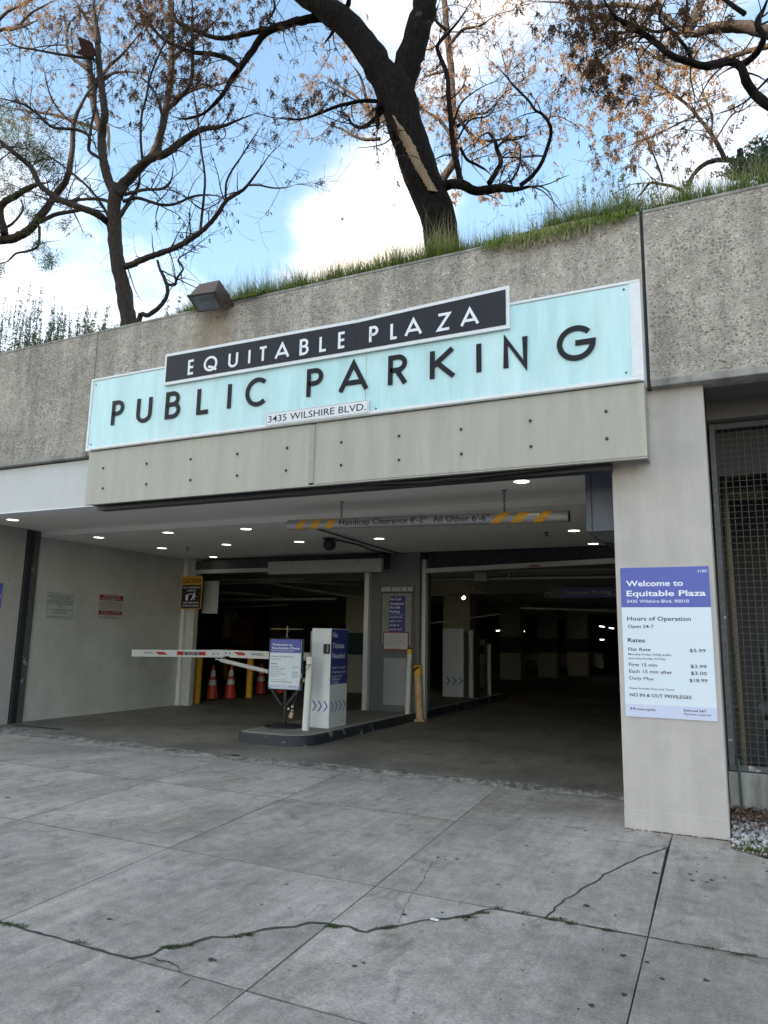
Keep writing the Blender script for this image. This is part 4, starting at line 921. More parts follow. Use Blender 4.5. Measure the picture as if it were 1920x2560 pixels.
# central column with notices
co = thing('centre_column', 'dark grey painted column rising from the island', 'column', (-6.2, 13.8, ZI))
MB().box(-6.72, -5.63, 13.62, 14.25, ZI-.01, 3.36).build('shaft', M['grey'], co, bevel=.01)
MB().box(-6.83, -6.725, 13.5, 13.66, ZI-.01, 3.2).build('shutter_rail', M['trim'], co, bevel=.006)
MB().box(-5.628, -5.545, 13.74, 13.88, .02, 3.22).build('shutter_rail', M['trim'], co, bevel=.006)
MB().box(-6.40, -5.90, 13.605, 13.619, .28, 1.21).build('cover_plate', mat('cover_plate', (.33, .34, .36), .6), co, bevel=.004)
ncb = thing('notice_case', 'grey metal notice case with a blue sheet No Cash Accepted on the column', 'notice board', (-6.12, 13.6, 1.4))
MB().box(-6.50, -5.73, 13.59, 13.619, 1.42, 2.66).build('case', M['grey'], ncb, bevel=.004)
MB().box(-6.485, -5.745, 13.575, 13.589, 2.56, 2.645).build('header_strip', M['notice'], ncb)
MB().box(-6.455, -5.775, 13.58, 13.589, 1.475, 2.525).build('board', mat('faded_board', (.26, .27, .25), .7, var=.12, vscale=5), ncb)
mb = MB()
for x in (-6.48, -6.235, -6.02, -5.88, -5.755): mb.box(x-.008, x+.008, 13.572, 13.5745, 2.565, 2.64)
mb.box(-6.465, -5.765, 13.572, 13.579, 2.518, 2.535).box(-6.465, -6.452, 13.572, 13.579, 1.48, 2.517).box(-5.778, -5.765, 13.572, 13.579, 1.48, 2.517).build('black_trim', M['rubber'], ncb)
MB().box(-6.285, -5.925, 13.574, 13.579, 1.70, 2.455).build('blue_sheet', M['dblue'], ncb)
p = Print(face_front(0, 0, 13.5735))
for s_, z, w_ in (('No Cash', 2.375, .25), ('Accepted', 2.285, .30), ('For Self', 2.205, .23), ('Parking', 2.12, .22)): p.text(s_, -6.265, z, .048, width=w_, bold=.01)
for s_, z, w_ in (('Look for the', 2.015, .28), ('signs in the', 1.935, .26), ('garage to', 1.855, .22), ('pay by card.', 1.77, .28)): p.text(s_, -6.265, z, .038, width=w_, bold=.004)
p.rect(-6.27, -5.94, 2.078, 2.081); p.build('white_lettering', M['textw'], ncb)
t = thing('red_framed_notice', 'small white notice with a red border below the blue sheet', 'notice', (-6.1, 13.57, 1.4))
MB().box(-6.40, -5.835, 13.562, 13.571, 1.365, 1.735).build('border', M['maroon'], t)
MB().box(-6.38, -5.855, 13.559, 13.5615, 1.388, 1.713).build('sheet', mat('notice_white', (.52, .52, .54), .6), t)
p = Print(face_front(0, 0, 13.558))
for k, (s_, w_) in enumerate((('To Customers Who', .22), ('have no ticket and leave the parking lot', .44), ('please pay the posted rate before the exit', .44), ('at the machine by the elevator', .36), ('and keep your receipt with you until leaving', .46), ('the garage. No cash is accepted at the gate', .46), ('thank you', .10), ('Parking Management', .30))): p.text(s_, -6.118, 1.675-.04*k, .017, width=w_, align='C', bold=.006)
p.build('lettering', M['maroon'], t)
t = thing('bollard', 'white bollard with yellow and black cap at the column base', 'bollard', (-5.86, 13.25, ZI), 'steel bollards of the entrance')
q = gz(1022, 1778, ZI); by = 13.35; bx = at(1019, 1778, 13.35).x
MB().tube([(bx, by, ZI), (bx+.03, by, 1.30)], .052, 18).build('post', M['bollard2'], t)
MB().tube([(bx+.03, by, 1.301), (bx+.033, by, 1.40)], .054, 18).build('yellow_sleeve', M['yellow'], t)
MB().tube([(bx+.033, by, 1.401), (bx+.034, by, 1.425)], .056, 18).build('cap', M['rubber'], t)
t = thing('bollard', 'leaning worn yellow bollard bolted to the floor beside the island', 'bollard', (-5.5, 13.3, 0), 'steel bollards of the entrance')
q = gz(1050, 1803, 0); a_ = Vector((q.x, q.y, 0)); b_ = at(1044, 1662, q.y)
MB().tube([a_, a_.lerp(b_, .82)], .078, 18).build('post', M['tan'], t)
MB().tube([a_.lerp(b_, .821), b_], .080, 18).build('sleeve', M['yellow'], t)
mb = MB()
for k in range(14):
    g0, g1 = k/14, (k+1)/14; d = (b_-a_).normalized(); up = d
    for j, off in ((0, 0.),):
        a0, a1 = -1.9+2.6*g0, -1.9+2.6*g1
        c0_ = a_.lerp(b_, .84+.13*g0); c1_ = a_.lerp(b_, .84+.13*g1)
        mb.quad(*[c+Vector((math.sin(a)*.0815, -math.cos(a)*.0815, 0))+d*h for c, a, h in ((c0_, a0, -.03), (c1_, a1, -.03), (c1_, a1, .03), (c0_, a0, .03))])
mb.build('black_stripe', M['rubber'], t)
MB().tube([b_, b_+Vector((0, 0, .02))], [.08, .05], 18).build('cap', M['rubber'], t)
mb = MB()
for k in range(8): an = k*math.pi/4+.3; mb.box(a_.x+math.cos(an)*.10-.028, a_.x+math.cos(an)*.10+.028, a_.y+math.sin(an)*.10-.028, a_.y+math.sin(an)*.10+.028, 0, .022+.02*(k % 2))
mb.build('floor_flange', M['tan'], t)

# roller shutters
t = thing('shutter_housing', 'long white shutter housing panel over the left lane', 'shutter', (-7.5, 13.05, 3))
MB().box(-8.93, -6.20, 13.0, 13.1, 2.915, 3.185).build('panel', mat('housing_paint', (.36, .36, .355), .7, var=.04), t, bevel=.006)
MB().box(-11.2, -6.3, 13.35, 13.62, 3.02, 3.30).build('roller_drum', M['dark'], t)
MB().box(-11.22, -8.95, 13.30, 13.33, 3.00, 3.09).build('bottom_rail', M['pvc'], t)
for x in (-8.3, -6.75): MB().tube([(x, 13.0, 3.145), (x, 12.99, 3.145)], .014, 8).build('bolt', M['guide'], t)
t = thing('rolling_grille', 'raised dark rolling grille with pale bottom rail over the right lane', 'shutter', (-3.2, 13.6, 3))
MB().hexa([(-5.5, 13.60, 2.925), (-.94, 13.60, 3.045), (-.94, 13.66, 3.045), (-5.5, 13.66, 2.925), (-5.5, 13.60, 3.015), (-.94, 13.60, 3.14), (-.94, 13.66, 3.14), (-5.5, 13.66, 3.015)]).build('bottom_rail', M['pvc'], t)
MB().box(-3.36, -3.16, 13.594, 13.599, 3.0, 3.03).build('red_label', M['maroon'], t)
mb = MB()
for k in range(7): MB().box(-5.5, -.94, 13.68, 13.70, 3.04+k*.045, 3.058+k*.045).build('grille_slat', M['guide'], t)
for k in range(20): MB().box(-5.4+k*.225, -5.388+k*.225, 13.664, 13.676, 3.02, 3.35).build('grille_link', M['guide'], t)
MB().box(-5.5, -.94, 13.72, 13.76, 3.0, 3.40).build('drum', M['rubber'], t)

# wall notices on the left
X_ = -11.569
t = thing('notice', 'grey square notice with black lines of small capitals on the left wall', 'notice', (X_, 9.95, 2.1))
MB().box(X_, X_+.006, 9.627, 10.268, 1.847, 2.348).build('sheet', M['notice'], t)
p = Print(face_right(0, 0, X_+.0065))
for k, (s_, w_) in enumerate((('UNAUTHORIZED VEHICLES PARKED IN', .56), ('DESIGNATED ACCESSIBLE SPACES NOT', .56), ('DISPLAYING DISTINGUISHING', .43), ('PLACARDS OR SPECIAL LICENSE PLATES', .58), ('ISSUED FOR PERSONS WITH DISABILITIES', .59), ('WILL BE TOWED AWAY AT THE OWNER\'S', .58), ('EXPENSE.', .13), (None, 0), ('TOWED VEHICLES MAY BE RECLAIMED', .56), ('AT 1000 S. MAIN ST.', .28), ('LOS ANGELES, CA 90015', .35), (None, 0), ('OR BY TELEPHONING (213) 747-1100', .54))):
    if s_: p.text(s_, 9.948, 2.285-k*.0335, .020, width=w_, align='C', bold=.014)
for a_ in ((9.64, 10.255, 1.858, 1.863), (9.64, 10.255, 2.332, 2.337), (9.64, 9.645, 1.863, 2.332), (10.25, 10.255, 1.863, 2.332)): p.rect(*a_)
p.build('black_print', M['text'], t)
t = thing('notice', 'white notice with red PRIVATE PROPERTY heading on the left wall', 'notice', (X_, 11.2, 2.1))
MB().box(X_, X_+.006, 10.86, 11.575, 1.885, 2.40).build('sheet', M['notice'], t)
f4 = face_right(0, 0, X_+.0065)
p = Print(f4); p.rect(10.90, 11.54, 2.268, 2.378); p.rect(10.90, 11.54, 1.975, 2.055); p.rect(10.90, 11.54, 1.90, 1.903)
for k, (s_, w_) in enumerate((('NO PUBLIC PARKING', .36), ('UNAUTHORIZED OR IMPROPERLY', .60), ('PARKED VEHICLES WILL BE TOWED', .60), ('AT VEHICLE OWNER\'S EXPENSE', .58), ('L.A.M.C. 80.71.4 C.V.C. 22658', .58))): p.text(s_, 11.22, 2.235-k*.036, .022, width=w_, align='C', bold=.008)
p.text('CALL FOR RECLAIM', 11.22, 1.948, .018, width=.3, align='C'); p.text('AUTHORIZED VEHICLES BY PERMIT ONLY', 11.22, 1.912, .018, width=.62, align='C', bold=.01)
p.build('red_print', M['maroon'], t)
p = Print(f4); p.text('PRIVATE', 11.22, 2.33, .036, width=.44, align='C', bold=.02, d=.003); p.text('PROPERTY', 11.22, 2.277, .036, width=.56, align='C', bold=.02, d=.003); p.text('A.R.S. TOW', 11.22, 2.008, .034, width=.54, align='C', bold=.02, d=.003); p.text('24 HOUR SERVICE', 11.22, 1.982, .016, width=.4, align='C', d=.003); p.build('white_print', M['notice'], t)
# caution sign on the pilaster, white sign behind
t = thing('caution_sign', 'black and orange CAUTION sign with a barrier pictogram on the pilaster', 'sign', (-11.3, 13.38, 2.5))
MB().box(-11.64, -11.04, 13.335, 13.35, 2.185, 2.945).build('sheet', M['caution'], t, bevel=.01)
f5 = face_front(0, 0, 13.334)
Print(f5).rect(-11.62, -11.06, 2.205, 2.745, .001).build('black_field', M['navyblack'], t)
p = Print(f5); p.text('CAUTION', -11.34, 2.79, .10, width=.53, align='C', bold=.02, d=.002); p.build('heading', M['black'], t)
p = Print(f5); p.text('NOT A PEDESTRIAN', -11.34, 2.665, .036, width=.48, align='C', bold=.012, d=.003); p.text('WALKWAY!', -11.34, 2.595, .036, width=.27, align='C', bold=.012, d=.003)
p.text('GATE COMES DOWN', -11.34, 2.315, .036, width=.46, align='C', bold=.012, d=.003); p.text('AFTER EACH VEHICLE', -11.34, 2.245, .036, width=.48, align='C', bold=.012, d=.003)
p.rect(-11.50, -11.43, 2.385, 2.51, .002); p.poly([(-11.50, 2.50), (-11.49, 2.52), (-11.29, 2.55), (-11.285, 2.535)], .003)
p.ring(-11.245, 2.545, .022, .022); p.poly([(-11.285, 2.52), (-11.24, 2.525), (-11.255, 2.45), (-11.30, 2.46)], .003); p.poly([(-11.30, 2.46), (-11.255, 2.45), (-11.33, 2.385), (-11.355, 2.39)], .0035); p.poly([(-11.27, 2.46), (-11.25, 2.45), (-11.22, 2.40), (-11.245, 2.395)], .004); p.poly([(-11.245, 2.515), (-11.19, 2.47), (-11.20, 2.46), (-11.255, 2.49)], .004)
p.build('white_print', M['textw'], t); t.location.x += .08
t = thing('blank_sign', 'plain pale panel hanging just right of the caution sign', 'sign', (-11.2, 13.9, 2.5))
MB().box(-11.235, -10.78, 13.72, 13.735, 2.10, 2.86).build('sheet', M['notice'], t, bevel=.01)
MB().tube([(-11.0, 13.73, 2.86), (-11.0, 13.73, 3.35)], .006, 6).build('hanger', M['guide'], t)

# cones
cone0 = thing('traffic_cone', 'red traffic cone with two pale bands, leftmost beside the yellow post', 'traffic cone', (0, 0, 0), 'red traffic cones behind the barrier')
def cone_parts(t):
    MB().box(-.19, .19, -.19, .19, 0, .03).build('base', M['rubber'], t, bevel=.01)
    rr = lambda z: .155-(.155-.028)*(z-.03)/.82
    for nm, z0, z1, e, mt in (('body', .03, .85, 0, 'cone'), ('band', .36, .49, .002, 'conew'), ('band', .57, .73, .002, 'conew')):
        MB().lathe(0, 0, [(rr(z0)+e, z0), (rr(z1)+e, z1)], 24).build(nm, M[mt], t)
cone_parts(cone0)
cone0.location = (-11.72, 14.85, 0); cone0.location.x = gz(529, 1749, 0).x; cone0.location.y = gz(529, 1749, 0).y
for px, py, lb in ((575, 1747, 'red traffic cone with two pale bands, second from the left'), (651, 1736, 'red traffic cone with two pale bands right of the second yellow post'), (700, 1734, 'red traffic cone mostly hidden behind the stand sign board')):
    q = gz(px, py, 0); dup(cone0, (q.x, q.y, 0), lb)
yb = thing('yellow_post', 'tall yellow post beside the left pilaster, first of the yellow posts', 'bollard', tuple(gz(491, 1758, 0)), 'yellow posts behind the cones')
q = ORG[yb.name]; MB().tube([q, q+Vector((0, 0, 1.12))], .085, 16).build('post', M['yellow'], yb)
for px, py, lb in ((622, 1744, 'yellow post between the second and third traffic cones'), (563, 1688, 'short dim yellow post behind the second cone')):
    q = gz(px, py, 0); 
    if py < 1700: q = gz(563, 1700, 0)
    dup(yb, tuple(q), lb)

# ================================================================== DEEP INTERIOR
def column(x, y, w_, d_, label, band=True):
    t = thing('garage_column', label, 'column', (x, y, 0), 'concrete columns inside the parking hall')
    MB().box(x-w_/2, x+w_/2, y, y+d_, 0, 1.10).build('pale_base', mat('column_base_paint', (.34, .34, .30), .8) if 'cbase' not in M else M['cbase'], t)
    MB().box(x-w_/2, x+w_/2, y, y+d_, 1.10, 1.75).build('dark_band', M['teal'], t)
    MB().box(x-w_/2, x+w_/2, y, y+d_, 1.75, 3.6).build('shaft', M['intbeam'], t); return t
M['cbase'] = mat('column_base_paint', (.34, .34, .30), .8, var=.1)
for px0, px1, py, Y, lb in ((862, 915, 1742, 19.5, 'column with a green band seen left of the centre column'), (626, 668, 0, 29, 'pale column behind the dark car roof'), (1108, 1175, 0, 21, 'column directly behind the far white kiosk'),
                            (1250, 1302, 0, 30, 'dim column with teal band in the middle of the right lane view'), (1345, 1390, 0, 33, 'dim column third from the left in the right lane view'), (1418, 1470, 0, 36, 'warm lit column furthest right in the dark hall')):
    a, b = at(px0, 1650, Y), at(px1, 1650, Y); column((a.x+b.x)/2, Y, abs(b.x-a.x), .6, lb)
pw = thing('hall_partition', 'dim pale wall far behind the black cars of the left hall', 'wall', (-18, 29, 0))
MB().box(-25.9, -14.5, 29, 29.2, 0, 3.6).build('wall_face', M['cbase'], pw)
bt = thing('ceiling_beams', 'pale deep concrete beams crossing the dark hall ceiling', 'beam', (-8, 25, 3))
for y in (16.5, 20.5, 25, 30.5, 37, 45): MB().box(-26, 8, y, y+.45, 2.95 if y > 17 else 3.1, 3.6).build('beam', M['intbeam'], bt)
def pipes(name, label, runs, mt, r=.03):
    t = thing(name, label, 'pipe', (-6, 16, 3))
    for a in runs:
        MB().tube([Vector(p) for p in a], r, 8).build('pipe', mt, t)
    return t
pipes('ceiling_pipes', 'bare pipes running under the hall ceiling over the left lane', [
    [at(505, 1450, 15.2), at(760, 1448, 15.2)], [at(530, 1459, 15.8), at(900, 1447, 15.8)], [at(533, 1478, 16.2), at(620, 1485, 17.4), at(750, 1500, 19)], [at(533, 1500, 17), at(840, 1497, 17)], [at(533, 1520, 19), at(720, 1512, 19)], [at(560, 1440, 16), at(930, 1500, 18)], [at(700, 1452, 15), at(900, 1462, 17)]], M['intbeam'], .03)
pipes('ceiling_pipes', 'bare pipes running under the hall ceiling over the right lane', [
    [at(1062, 1449, 15.5), at(1540, 1442, 15.5)], [at(1090, 1447, 15.4), at(1090, 1438, 15.4)], [at(1273, 1447, 15.4), at(1273, 1430, 15.4)], [at(1062, 1432, 16), at(1540, 1422, 16)], [at(1180, 1470, 17), at(1420, 1550, 24)], [at(1062, 1487, 18), at(1120, 1487, 18)], [at(1062, 1560, 21), at(1250, 1535, 21)], [at(1300, 1520, 20), at(1540, 1527, 20)]], M['pvc'], .028)
a, b = at(1188, 1433, 15.3), at(1220, 1452, 15.3)
t = thing('junction_box', 'small pale junction box on the ceiling pipe of the right lane', 'junction box', (a.x, 15.3, b.z)); MB().box(a.x, b.x, 15.2, 15.35, b.z, a.z).build('box', M['notice'], t, bevel=.01)
# far kiosk and posts
q = gz(1134, 1742, ZI); kx, ky = q.x, q.y
t = thing('exit_kiosk', 'white kiosk with three blue chevrons standing in the dim hall', 'kiosk', (kx, ky, ZI))
a, b = at(1107, 1571, ky), at(1158.5, 1741, ky)
MB().box(a.x, b.x, ky, ky+.55, ZI, a.z).build('cabinet', M['kiosk'], t, bevel=.005)
MB().box(b.x+.002, b.x+.28, ky+.05, ky+.5, ZI, a.z-.12).build('side_cabinet', M['dark'], t)
p = Print(face_front(0, 0, ky-.001))
for k in range(3): p.chevron(a.x+.09+k*.17, .56, .13, .19, .04)
p.build('chevrons', M['blue'], t)
for px0, px1, pt, pb, lb in ((1172, 1184, 1575, 1744, 'tall pale post right of the far kiosk'), (1219, 1228, 1611, 1737, 'thin pale post at the far end of the island'), (1303, 1308, 1632, 1680, 'small pale post beside the middle dim column')):
    q = gz((px0+px1)/2, pb, ZI if pb > 1700 else 0); r_ = (at(px1, pb, q.y).x-at(px0, pb, q.y).x)/2; tp = at((px0+px1)/2, pt, q.y)
    t = thing('post', lb, 'bollard', tuple(q)); MB().tube([q, Vector((q.x, q.y, tp.z))], r_, 14).build('tube', M['bollard2'], t)
# second white kiosk further back
a, b = at(1195, 1598, 24), at(1213, 1666, 24)
t = thing('pay_station', 'narrow pale pay machine behind the far kiosk', 'machine', (a.x, 24, 0)); MB().box(a.x, b.x, 24, 24.4, 0.02, a.z).build('cabinet', M['notice'], t, bevel=.01); MB().box(a.x+.03, b.x-.03, 23.99, 23.999, a.z-.5, a.z-.2).build('screen', M['dark'], t)
# hanging customer parking sign
t = thing('hanging_sign', 'navy hanging sign reading Customer Parking with an arrow', 'sign', (-3, 17, 2.6))
MB().box(-3.86, -3.45, 17, 17.03, 2.605, 2.84).build('logo_panel', mat('logo_panel', (.12, .12, .12), .6), t)
MB().box(-3.445, -1.90, 17, 17.03, 2.605, 2.835).build('navy_panel', M['dblue'], t)
p = Print(face_front(0, 0, 16.999)); p.text('Customer Parking', -3.39, 2.685, .085, width=1.05, bold=.012); p.chevron(-2.26, 2.72, .07, .15, .025); p.build('lettering', M['notice'], t)
p = Print(face_front(0, 0, 16.999)); p.rect(-3.83, -3.70, 2.65, 2.79); p.build('logo_square', M['rubber'], t)
p = Print(face_front(0, 0, 16.997)); p.text('bbcn', -3.82, 2.70, .05, width=.11, bold=.01, d=.003); p.build('logo_lettering', M['notice'], t)
p = Print(face_front(0, 0, 16.999)); p.text('Bank', -3.68, 2.69, .055, width=.20, bold=.01); p.build('bank_lettering', mat('bank_blue', (.03, .10, .25), .5), t)
for x in (-3.75, -2.1): MB().tube([(x, 17.015, 2.835), (x, 17.015, 3.6)], .006, 6).build('hanger', M['notice'], t)
# lamps deep inside
for pts, Y, lb in ((((1499, 1565), (1511, 1567)), 34, 'lit tube light, left of the row of three in the right lane view'), (((1523, 1569), (1534, 1571)), 34, 'lit tube light, middle of the row of three in the right lane view'), (((1550, 1574), (1560, 1576)), 34, 'lit tube light, right of the row of three in the right lane view'),
                   (((1241, 1577), (1250, 1576)), 34, 'lit tube light above the middle dim column'), (((1300, 1577), (1311, 1578)), 34, 'lit tube light between the two dim columns'), (((1500, 1599), (1510, 1599)), 40, 'bright small lamp deepest in the hall, below the row of three')):
    a, b = at(*pts[0], Y), at(*pts[1], Y)
    t = thing('tube_light', lb, 'ceiling light', tuple(a)); MB().tube([a, b], .03, 8).build('tube', M['tube'], t); MB().tube([a+Vector((-.05, 0, .05)), b+Vector((.05, 0, .05))], .045, 6).build('batten', M['notice'], t)
    MB().tube([(a+b)/2+Vector((0, 0, .05)), Vector(((a.x+b.x)/2, Y, 3.6))], .012, 5).build('hanger', M['guide'], t)
a = at(1159, 1494, 19.5)
t = thing('spot_lamp', 'small warm lit spot lamp on a bracket in front of the column', 'lamp', tuple(a))
MB().lathe(a.x, a.y, [(.01, a.z-.05), (.05, a.z-.02), (.05, a.z+.01)], 14).build('bulb', M['warmbulb'], t)
MB().tube([a+Vector((.02, .02, .02)), a+Vector((.14, .1, .12))], .06, 12).tube([a+Vector((.14, .1, .12)), Vector((a.x+.14, a.y+.1, 3.6))], .015, 6).build('bracket', M['notice'], t)
# orange machine in the back left
a, b = at(578, 1545, 24), at(618, 1592, 24)
t = thing('orange_machine', 'orange cabinet standing at the back of the left hall', 'machine', (a.x, 24, 0)); MB().box(a.x, b.x, 24, 24.5, .02, a.z).build('cabinet', M['orange'], t, bevel=.02); MB().box(a.x-.45, a.x-.02, 24.1, 24.5, 0.02, a.z+.3).build('side_panel', M['notice'], t); MB().box(a.x+.3, b.x-.05, 23.985, 23.999, a.z-.5, a.z-.42).build('slot', M['rubber'], t)
# cars
def car(x, y, L_, H_, W_, label, paint, suv=True, facing=-1, light=False, rot=0):
    t = thing('parked_car', label, 'car', (x, y, 0))
    s = facing
    prof = ([(0, .45), (.02, .72), (.05, .86), (.20, .98), (.27, 1.02), (.40, 1.52), (.46, 1.66), (.60, 1.72), (.85, 1.68), (.95, 1.45), (.985, 1.0), (1.0, .55), (.99, .3), (.02, .3)] if suv else
            [(0, .40), (.02, .62), (.10, .78), (.28, .88), (.42, 1.30), (.50, 1.40), (.68, 1.38), (.82, 1.02), (.97, .92), (1, .55), (.99, .25), (.02, .25)])
    k = H_/1.72 if suv else H_/1.40
    pts = [(x-s*(-L_/2)+ (s*-1)*0 + (-s)*(-1)*0 - (0) + (-1 if s > 0 else 1)*u*L_, v*k) for u, v in prof]
    pts = [((x+(u-.5)*L_*(-s)), v*k) for u, v in prof]
    n = len(pts); mb = MB(); i = 0
    secs = [(0., .30, 0.), (.12, .02, 0.), (.5, 0, 0.), (.88, .02, 0.), (1., .30, 0.)]
    cx_ = x; rings = []
    for f, tk, _ in secs:
        ring = []
        for (px, pz) in pts:
            tum = max(0, (pz/k-1.0))*.35
            yy = y-W_/2+f*W_; yc = y+(yy-y)*(1-tum)
            ring.append((cx_+(px-cx_)*(1-tk*.06), yc, pz if tk < .2 else .5+(pz-.5)*(.985)))
        rings.append(ring)
    for ring in rings: mb.v += ring
    for r_ in range(len(rings)-1):
        for j in range(n): a0 = r_*n+j; b0 = r_*n+(j+1) % n; mb.f.append((a0, b0, b0+n, a0+n))
    mb.f.append(tuple(range(n))); mb.f.append(tuple((len(rings)-1)*n+j for j in range(n-1, -1, -1)))
    mb.build('body', paint, t)
    yf = y-W_/2-.004
    def pt(u, v): tum = max(0, (v-1.0))*.35; return (x+(u-.5)*L_*(-s)*.985, y-(W_/2)*(1-tum)-.008, v*k)
    if suv: wins = [[(.30, 1.06), (.42, 1.55), (.56, 1.60), (.56, 1.06)], [(.57, 1.06), (.57, 1.60), (.74, 1.60), (.74, 1.06)], [(.75, 1.06), (.75, 1.60), (.86, 1.56), (.93, 1.10)]]
    else: wins = [[(.32, .92), (.44, 1.27), (.55, 1.32), (.55, .92)], [(.56, .92), (.56, 1.32), (.68, 1.31), (.78, 1.0)]]
    for w_ in wins: q = [pt(*c) for c in w_]; q = q if s > 0 else q[::-1]; MB().poly(q).build('side_window', M['carglass'], t)
    for u in (.17, .80):
        wx = x+(u-.5)*L_*(-s); rw_ = .36*k if suv else .32
        for yy in (y-W_/2-.01, y+W_/2+.01-.22):
            mb = MB(); mb.tube([(wx, yy, rw_), (wx, yy+.22, rw_)], rw_, 22); wh = mb.build('wheel', M['rubber'], t)
            MB().tube([(wx, yy-.004, rw_), (wx, yy+.02, rw_)], rw_*.62, 18).build('rim', M['dark'], wh)
    hx = x-.485*L_*(-s)
    MB().hexa([(hx-.03, y-W_/2-.012, .74*k), (hx+.24, y-W_/2-.012, .76*k), (hx+.24, y-W_/2+.1, .76*k), (hx-.03, y-W_/2+.1, .74*k), (hx-.03, y-W_/2-.012, .82*k), (hx+.26, y-W_/2-.012, .86*k), (hx+.26, y-W_/2+.1, .86*k), (hx-.03, y-W_/2+.1, .82*k)]).build('headlight', M['chrome'], t)
    for u in (.46, .64): hxx = x+(u-.5)*L_*(-s); MB().box(hxx-.09, hxx+.09, y-W_/2-.03, y-W_/2-.005, .93*k, .96*k).build('door_handle', M['chrome'], t)
    MB().box(x+(.33-.5)*L_*(-s)-.08, x+(.33-.5)*L_*(-s)+.08, y-W_/2-.22, y-W_/2-.01, 1.05*k, 1.2*k).build('mirror', paint, t, bevel=.03)
    return t
a = at(610, 1680, 20.5)
car(a.x+2.6, 20.8, 5.0, 2.05, 2.0, 'black SUV parked sideways behind the stand sign', M['car'], True, -1)
a = at(470, 1640, 22.5)
car(a.x+.2, 23, 4.7, 1.5, 1.85, 'black saloon parked at the far left of the hall', M['car'], False, -1)
a = at(1408, 1640, 40)
car(a.x, 40, 4.6, 1.5, 1.85, 'silver car parked between the dim columns of the right lane view', M['carsilver'], False, -1)

# ================================================================== RIGHT BAY: SCREEN, LOW WALL, GRAVEL
lwl = thing('low_wall', 'weathered low concrete wall under the wire screen at right', 'wall', (3, 7.8, 0))
MB().box(-.07, 8.2, 7.72, 8.05, -.02, .44).build('wall_face', M['lowwall'], lwl, bevel=.01)
lt = thing('bay_lintel', 'taupe soffit beam above the wire screen, coloured dark for shade', 'beam', (3, 7.8, 3.8))
M['soff'] = mat('shaded_soffit', (.13, .122, .115), .9, var=.08)  # taupe darkened: deep shade under the wall is put into the colour
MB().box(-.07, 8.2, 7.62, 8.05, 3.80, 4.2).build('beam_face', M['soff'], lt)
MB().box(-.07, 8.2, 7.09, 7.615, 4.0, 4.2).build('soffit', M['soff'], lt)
ws = thing('wire_screen', 'dark welded wire screen in a chipped steel frame at right', 'screen', (2, 7.75, .5))
SX, SY = -.055, 7.74
MB().box(SX, SX+.05, SY, SY+.05, .45, 3.79).build('frame_bar', M['rust'], ws)
MB().box(SX+.051, 8.1, SY, SY+.05, .45, .50).build('frame_bar', M['rust'], ws)
MB().box(SX+.051, 8.1, SY, SY+.05, 3.73, 3.79).build('frame_bar', M['guide'], ws)
MB().box(1.9, 1.95, SY+.001, SY+.049, .501, 3.729).build('frame_bar', M['rust'], ws)
MB().box(SX+.06, 1.89, SY+.12, SY+.14, 3.28, 3.78).build('added_dark_sheet', M['rubber'], ws)  # dark sheet added so the top of the screen looks black
vw = MB().tube([(0, 0, .5), (0, 0, 3.73)], .0035, 5); hw = MB().tube([(SX+.05, 0, 0), (1.9, 0, 0)], .0035, 5)
def inst(mb, name, mt, parent, locs):
    o = mb.build(name, mt, None); o.parent = parent; base = -ORG[parent.name]
    for k, l_ in enumerate(locs):
        c = o if k == 0 else o.copy()
        if k: C.objects.link(c); c.parent = parent
        c.location = base+Vector(l_)
inst(vw, 'mesh_wire', M['wire'], ws, [(SX+.06+k*.062, SY+.02, 0) for k in range(30)])
inst(hw, 'mesh_wire', M['wire'], ws, [(0, SY+.027, .53+k*.062) for k in range(52)])
# things in the dark room behind
t = thing('room_pipe', 'cream pipe rising behind the wire screen', 'pipe', (.05, 8.6, 0))
a, b = at(1803, 1290, 8.9), at(1822, 1700, 8.9)
MB().tube([(.075, 8.9, .3), (.06, 8.9, 3.42), (.10, 8.9, 3.5), (.36, 8.9, 3.5)], .035, 12).build('pipe', M['pipe'], t)
t = thing('room_duct', 'wide pale drain pipe crossing high behind the wire screen', 'pipe', (.5, 9.6, 3))
MB().tube([(.08, 9.6, 3.42), (.45, 9.6, 3.40), (2.2, 9.6, 3.25)], .085, 14).build('pipe', M['pipe'], t)
MB().tube([(.5, 9.6, 3.40), (.53, 9.6, 3.40)], .095, 14).build('clamp', M['guide'], t)
MB().box(.1, .72, 9.5, 9.9, 3.72, 3.75).box(.69, .72, 9.5, 9.9, 3.52, 3.719).build('tray', M['pipe'], t)
t = thing('room_valve', 'grey pipe valve low behind the wire screen', 'valve', (.33, 8.5, .6))
MB().tube([(.33, 8.5, .3), (.33, 8.5, 1.6)], .035, 10).tube([(.29, 8.44, .98), (.29, 8.38, .98)], .06, 12).box(.27, .38, 8.42, 8.5, .78, .86).build('body', M['guide'], t)
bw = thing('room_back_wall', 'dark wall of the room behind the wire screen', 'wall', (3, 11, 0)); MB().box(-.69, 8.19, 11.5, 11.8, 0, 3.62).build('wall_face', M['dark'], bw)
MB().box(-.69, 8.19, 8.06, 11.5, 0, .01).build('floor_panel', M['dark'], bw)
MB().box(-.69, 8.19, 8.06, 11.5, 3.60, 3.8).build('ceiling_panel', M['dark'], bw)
gp = thing('green_post', 'thin dark green metal post in the gravel by the low wall', 'post', (.1, 7.4, 0))
a = gz(1856, 2022, .06); MB().tube([(a.x, 7.66, -.02), (a.x-.01, 7.68, .56)], .013, 8).build('post', M['greenpost'], gp)
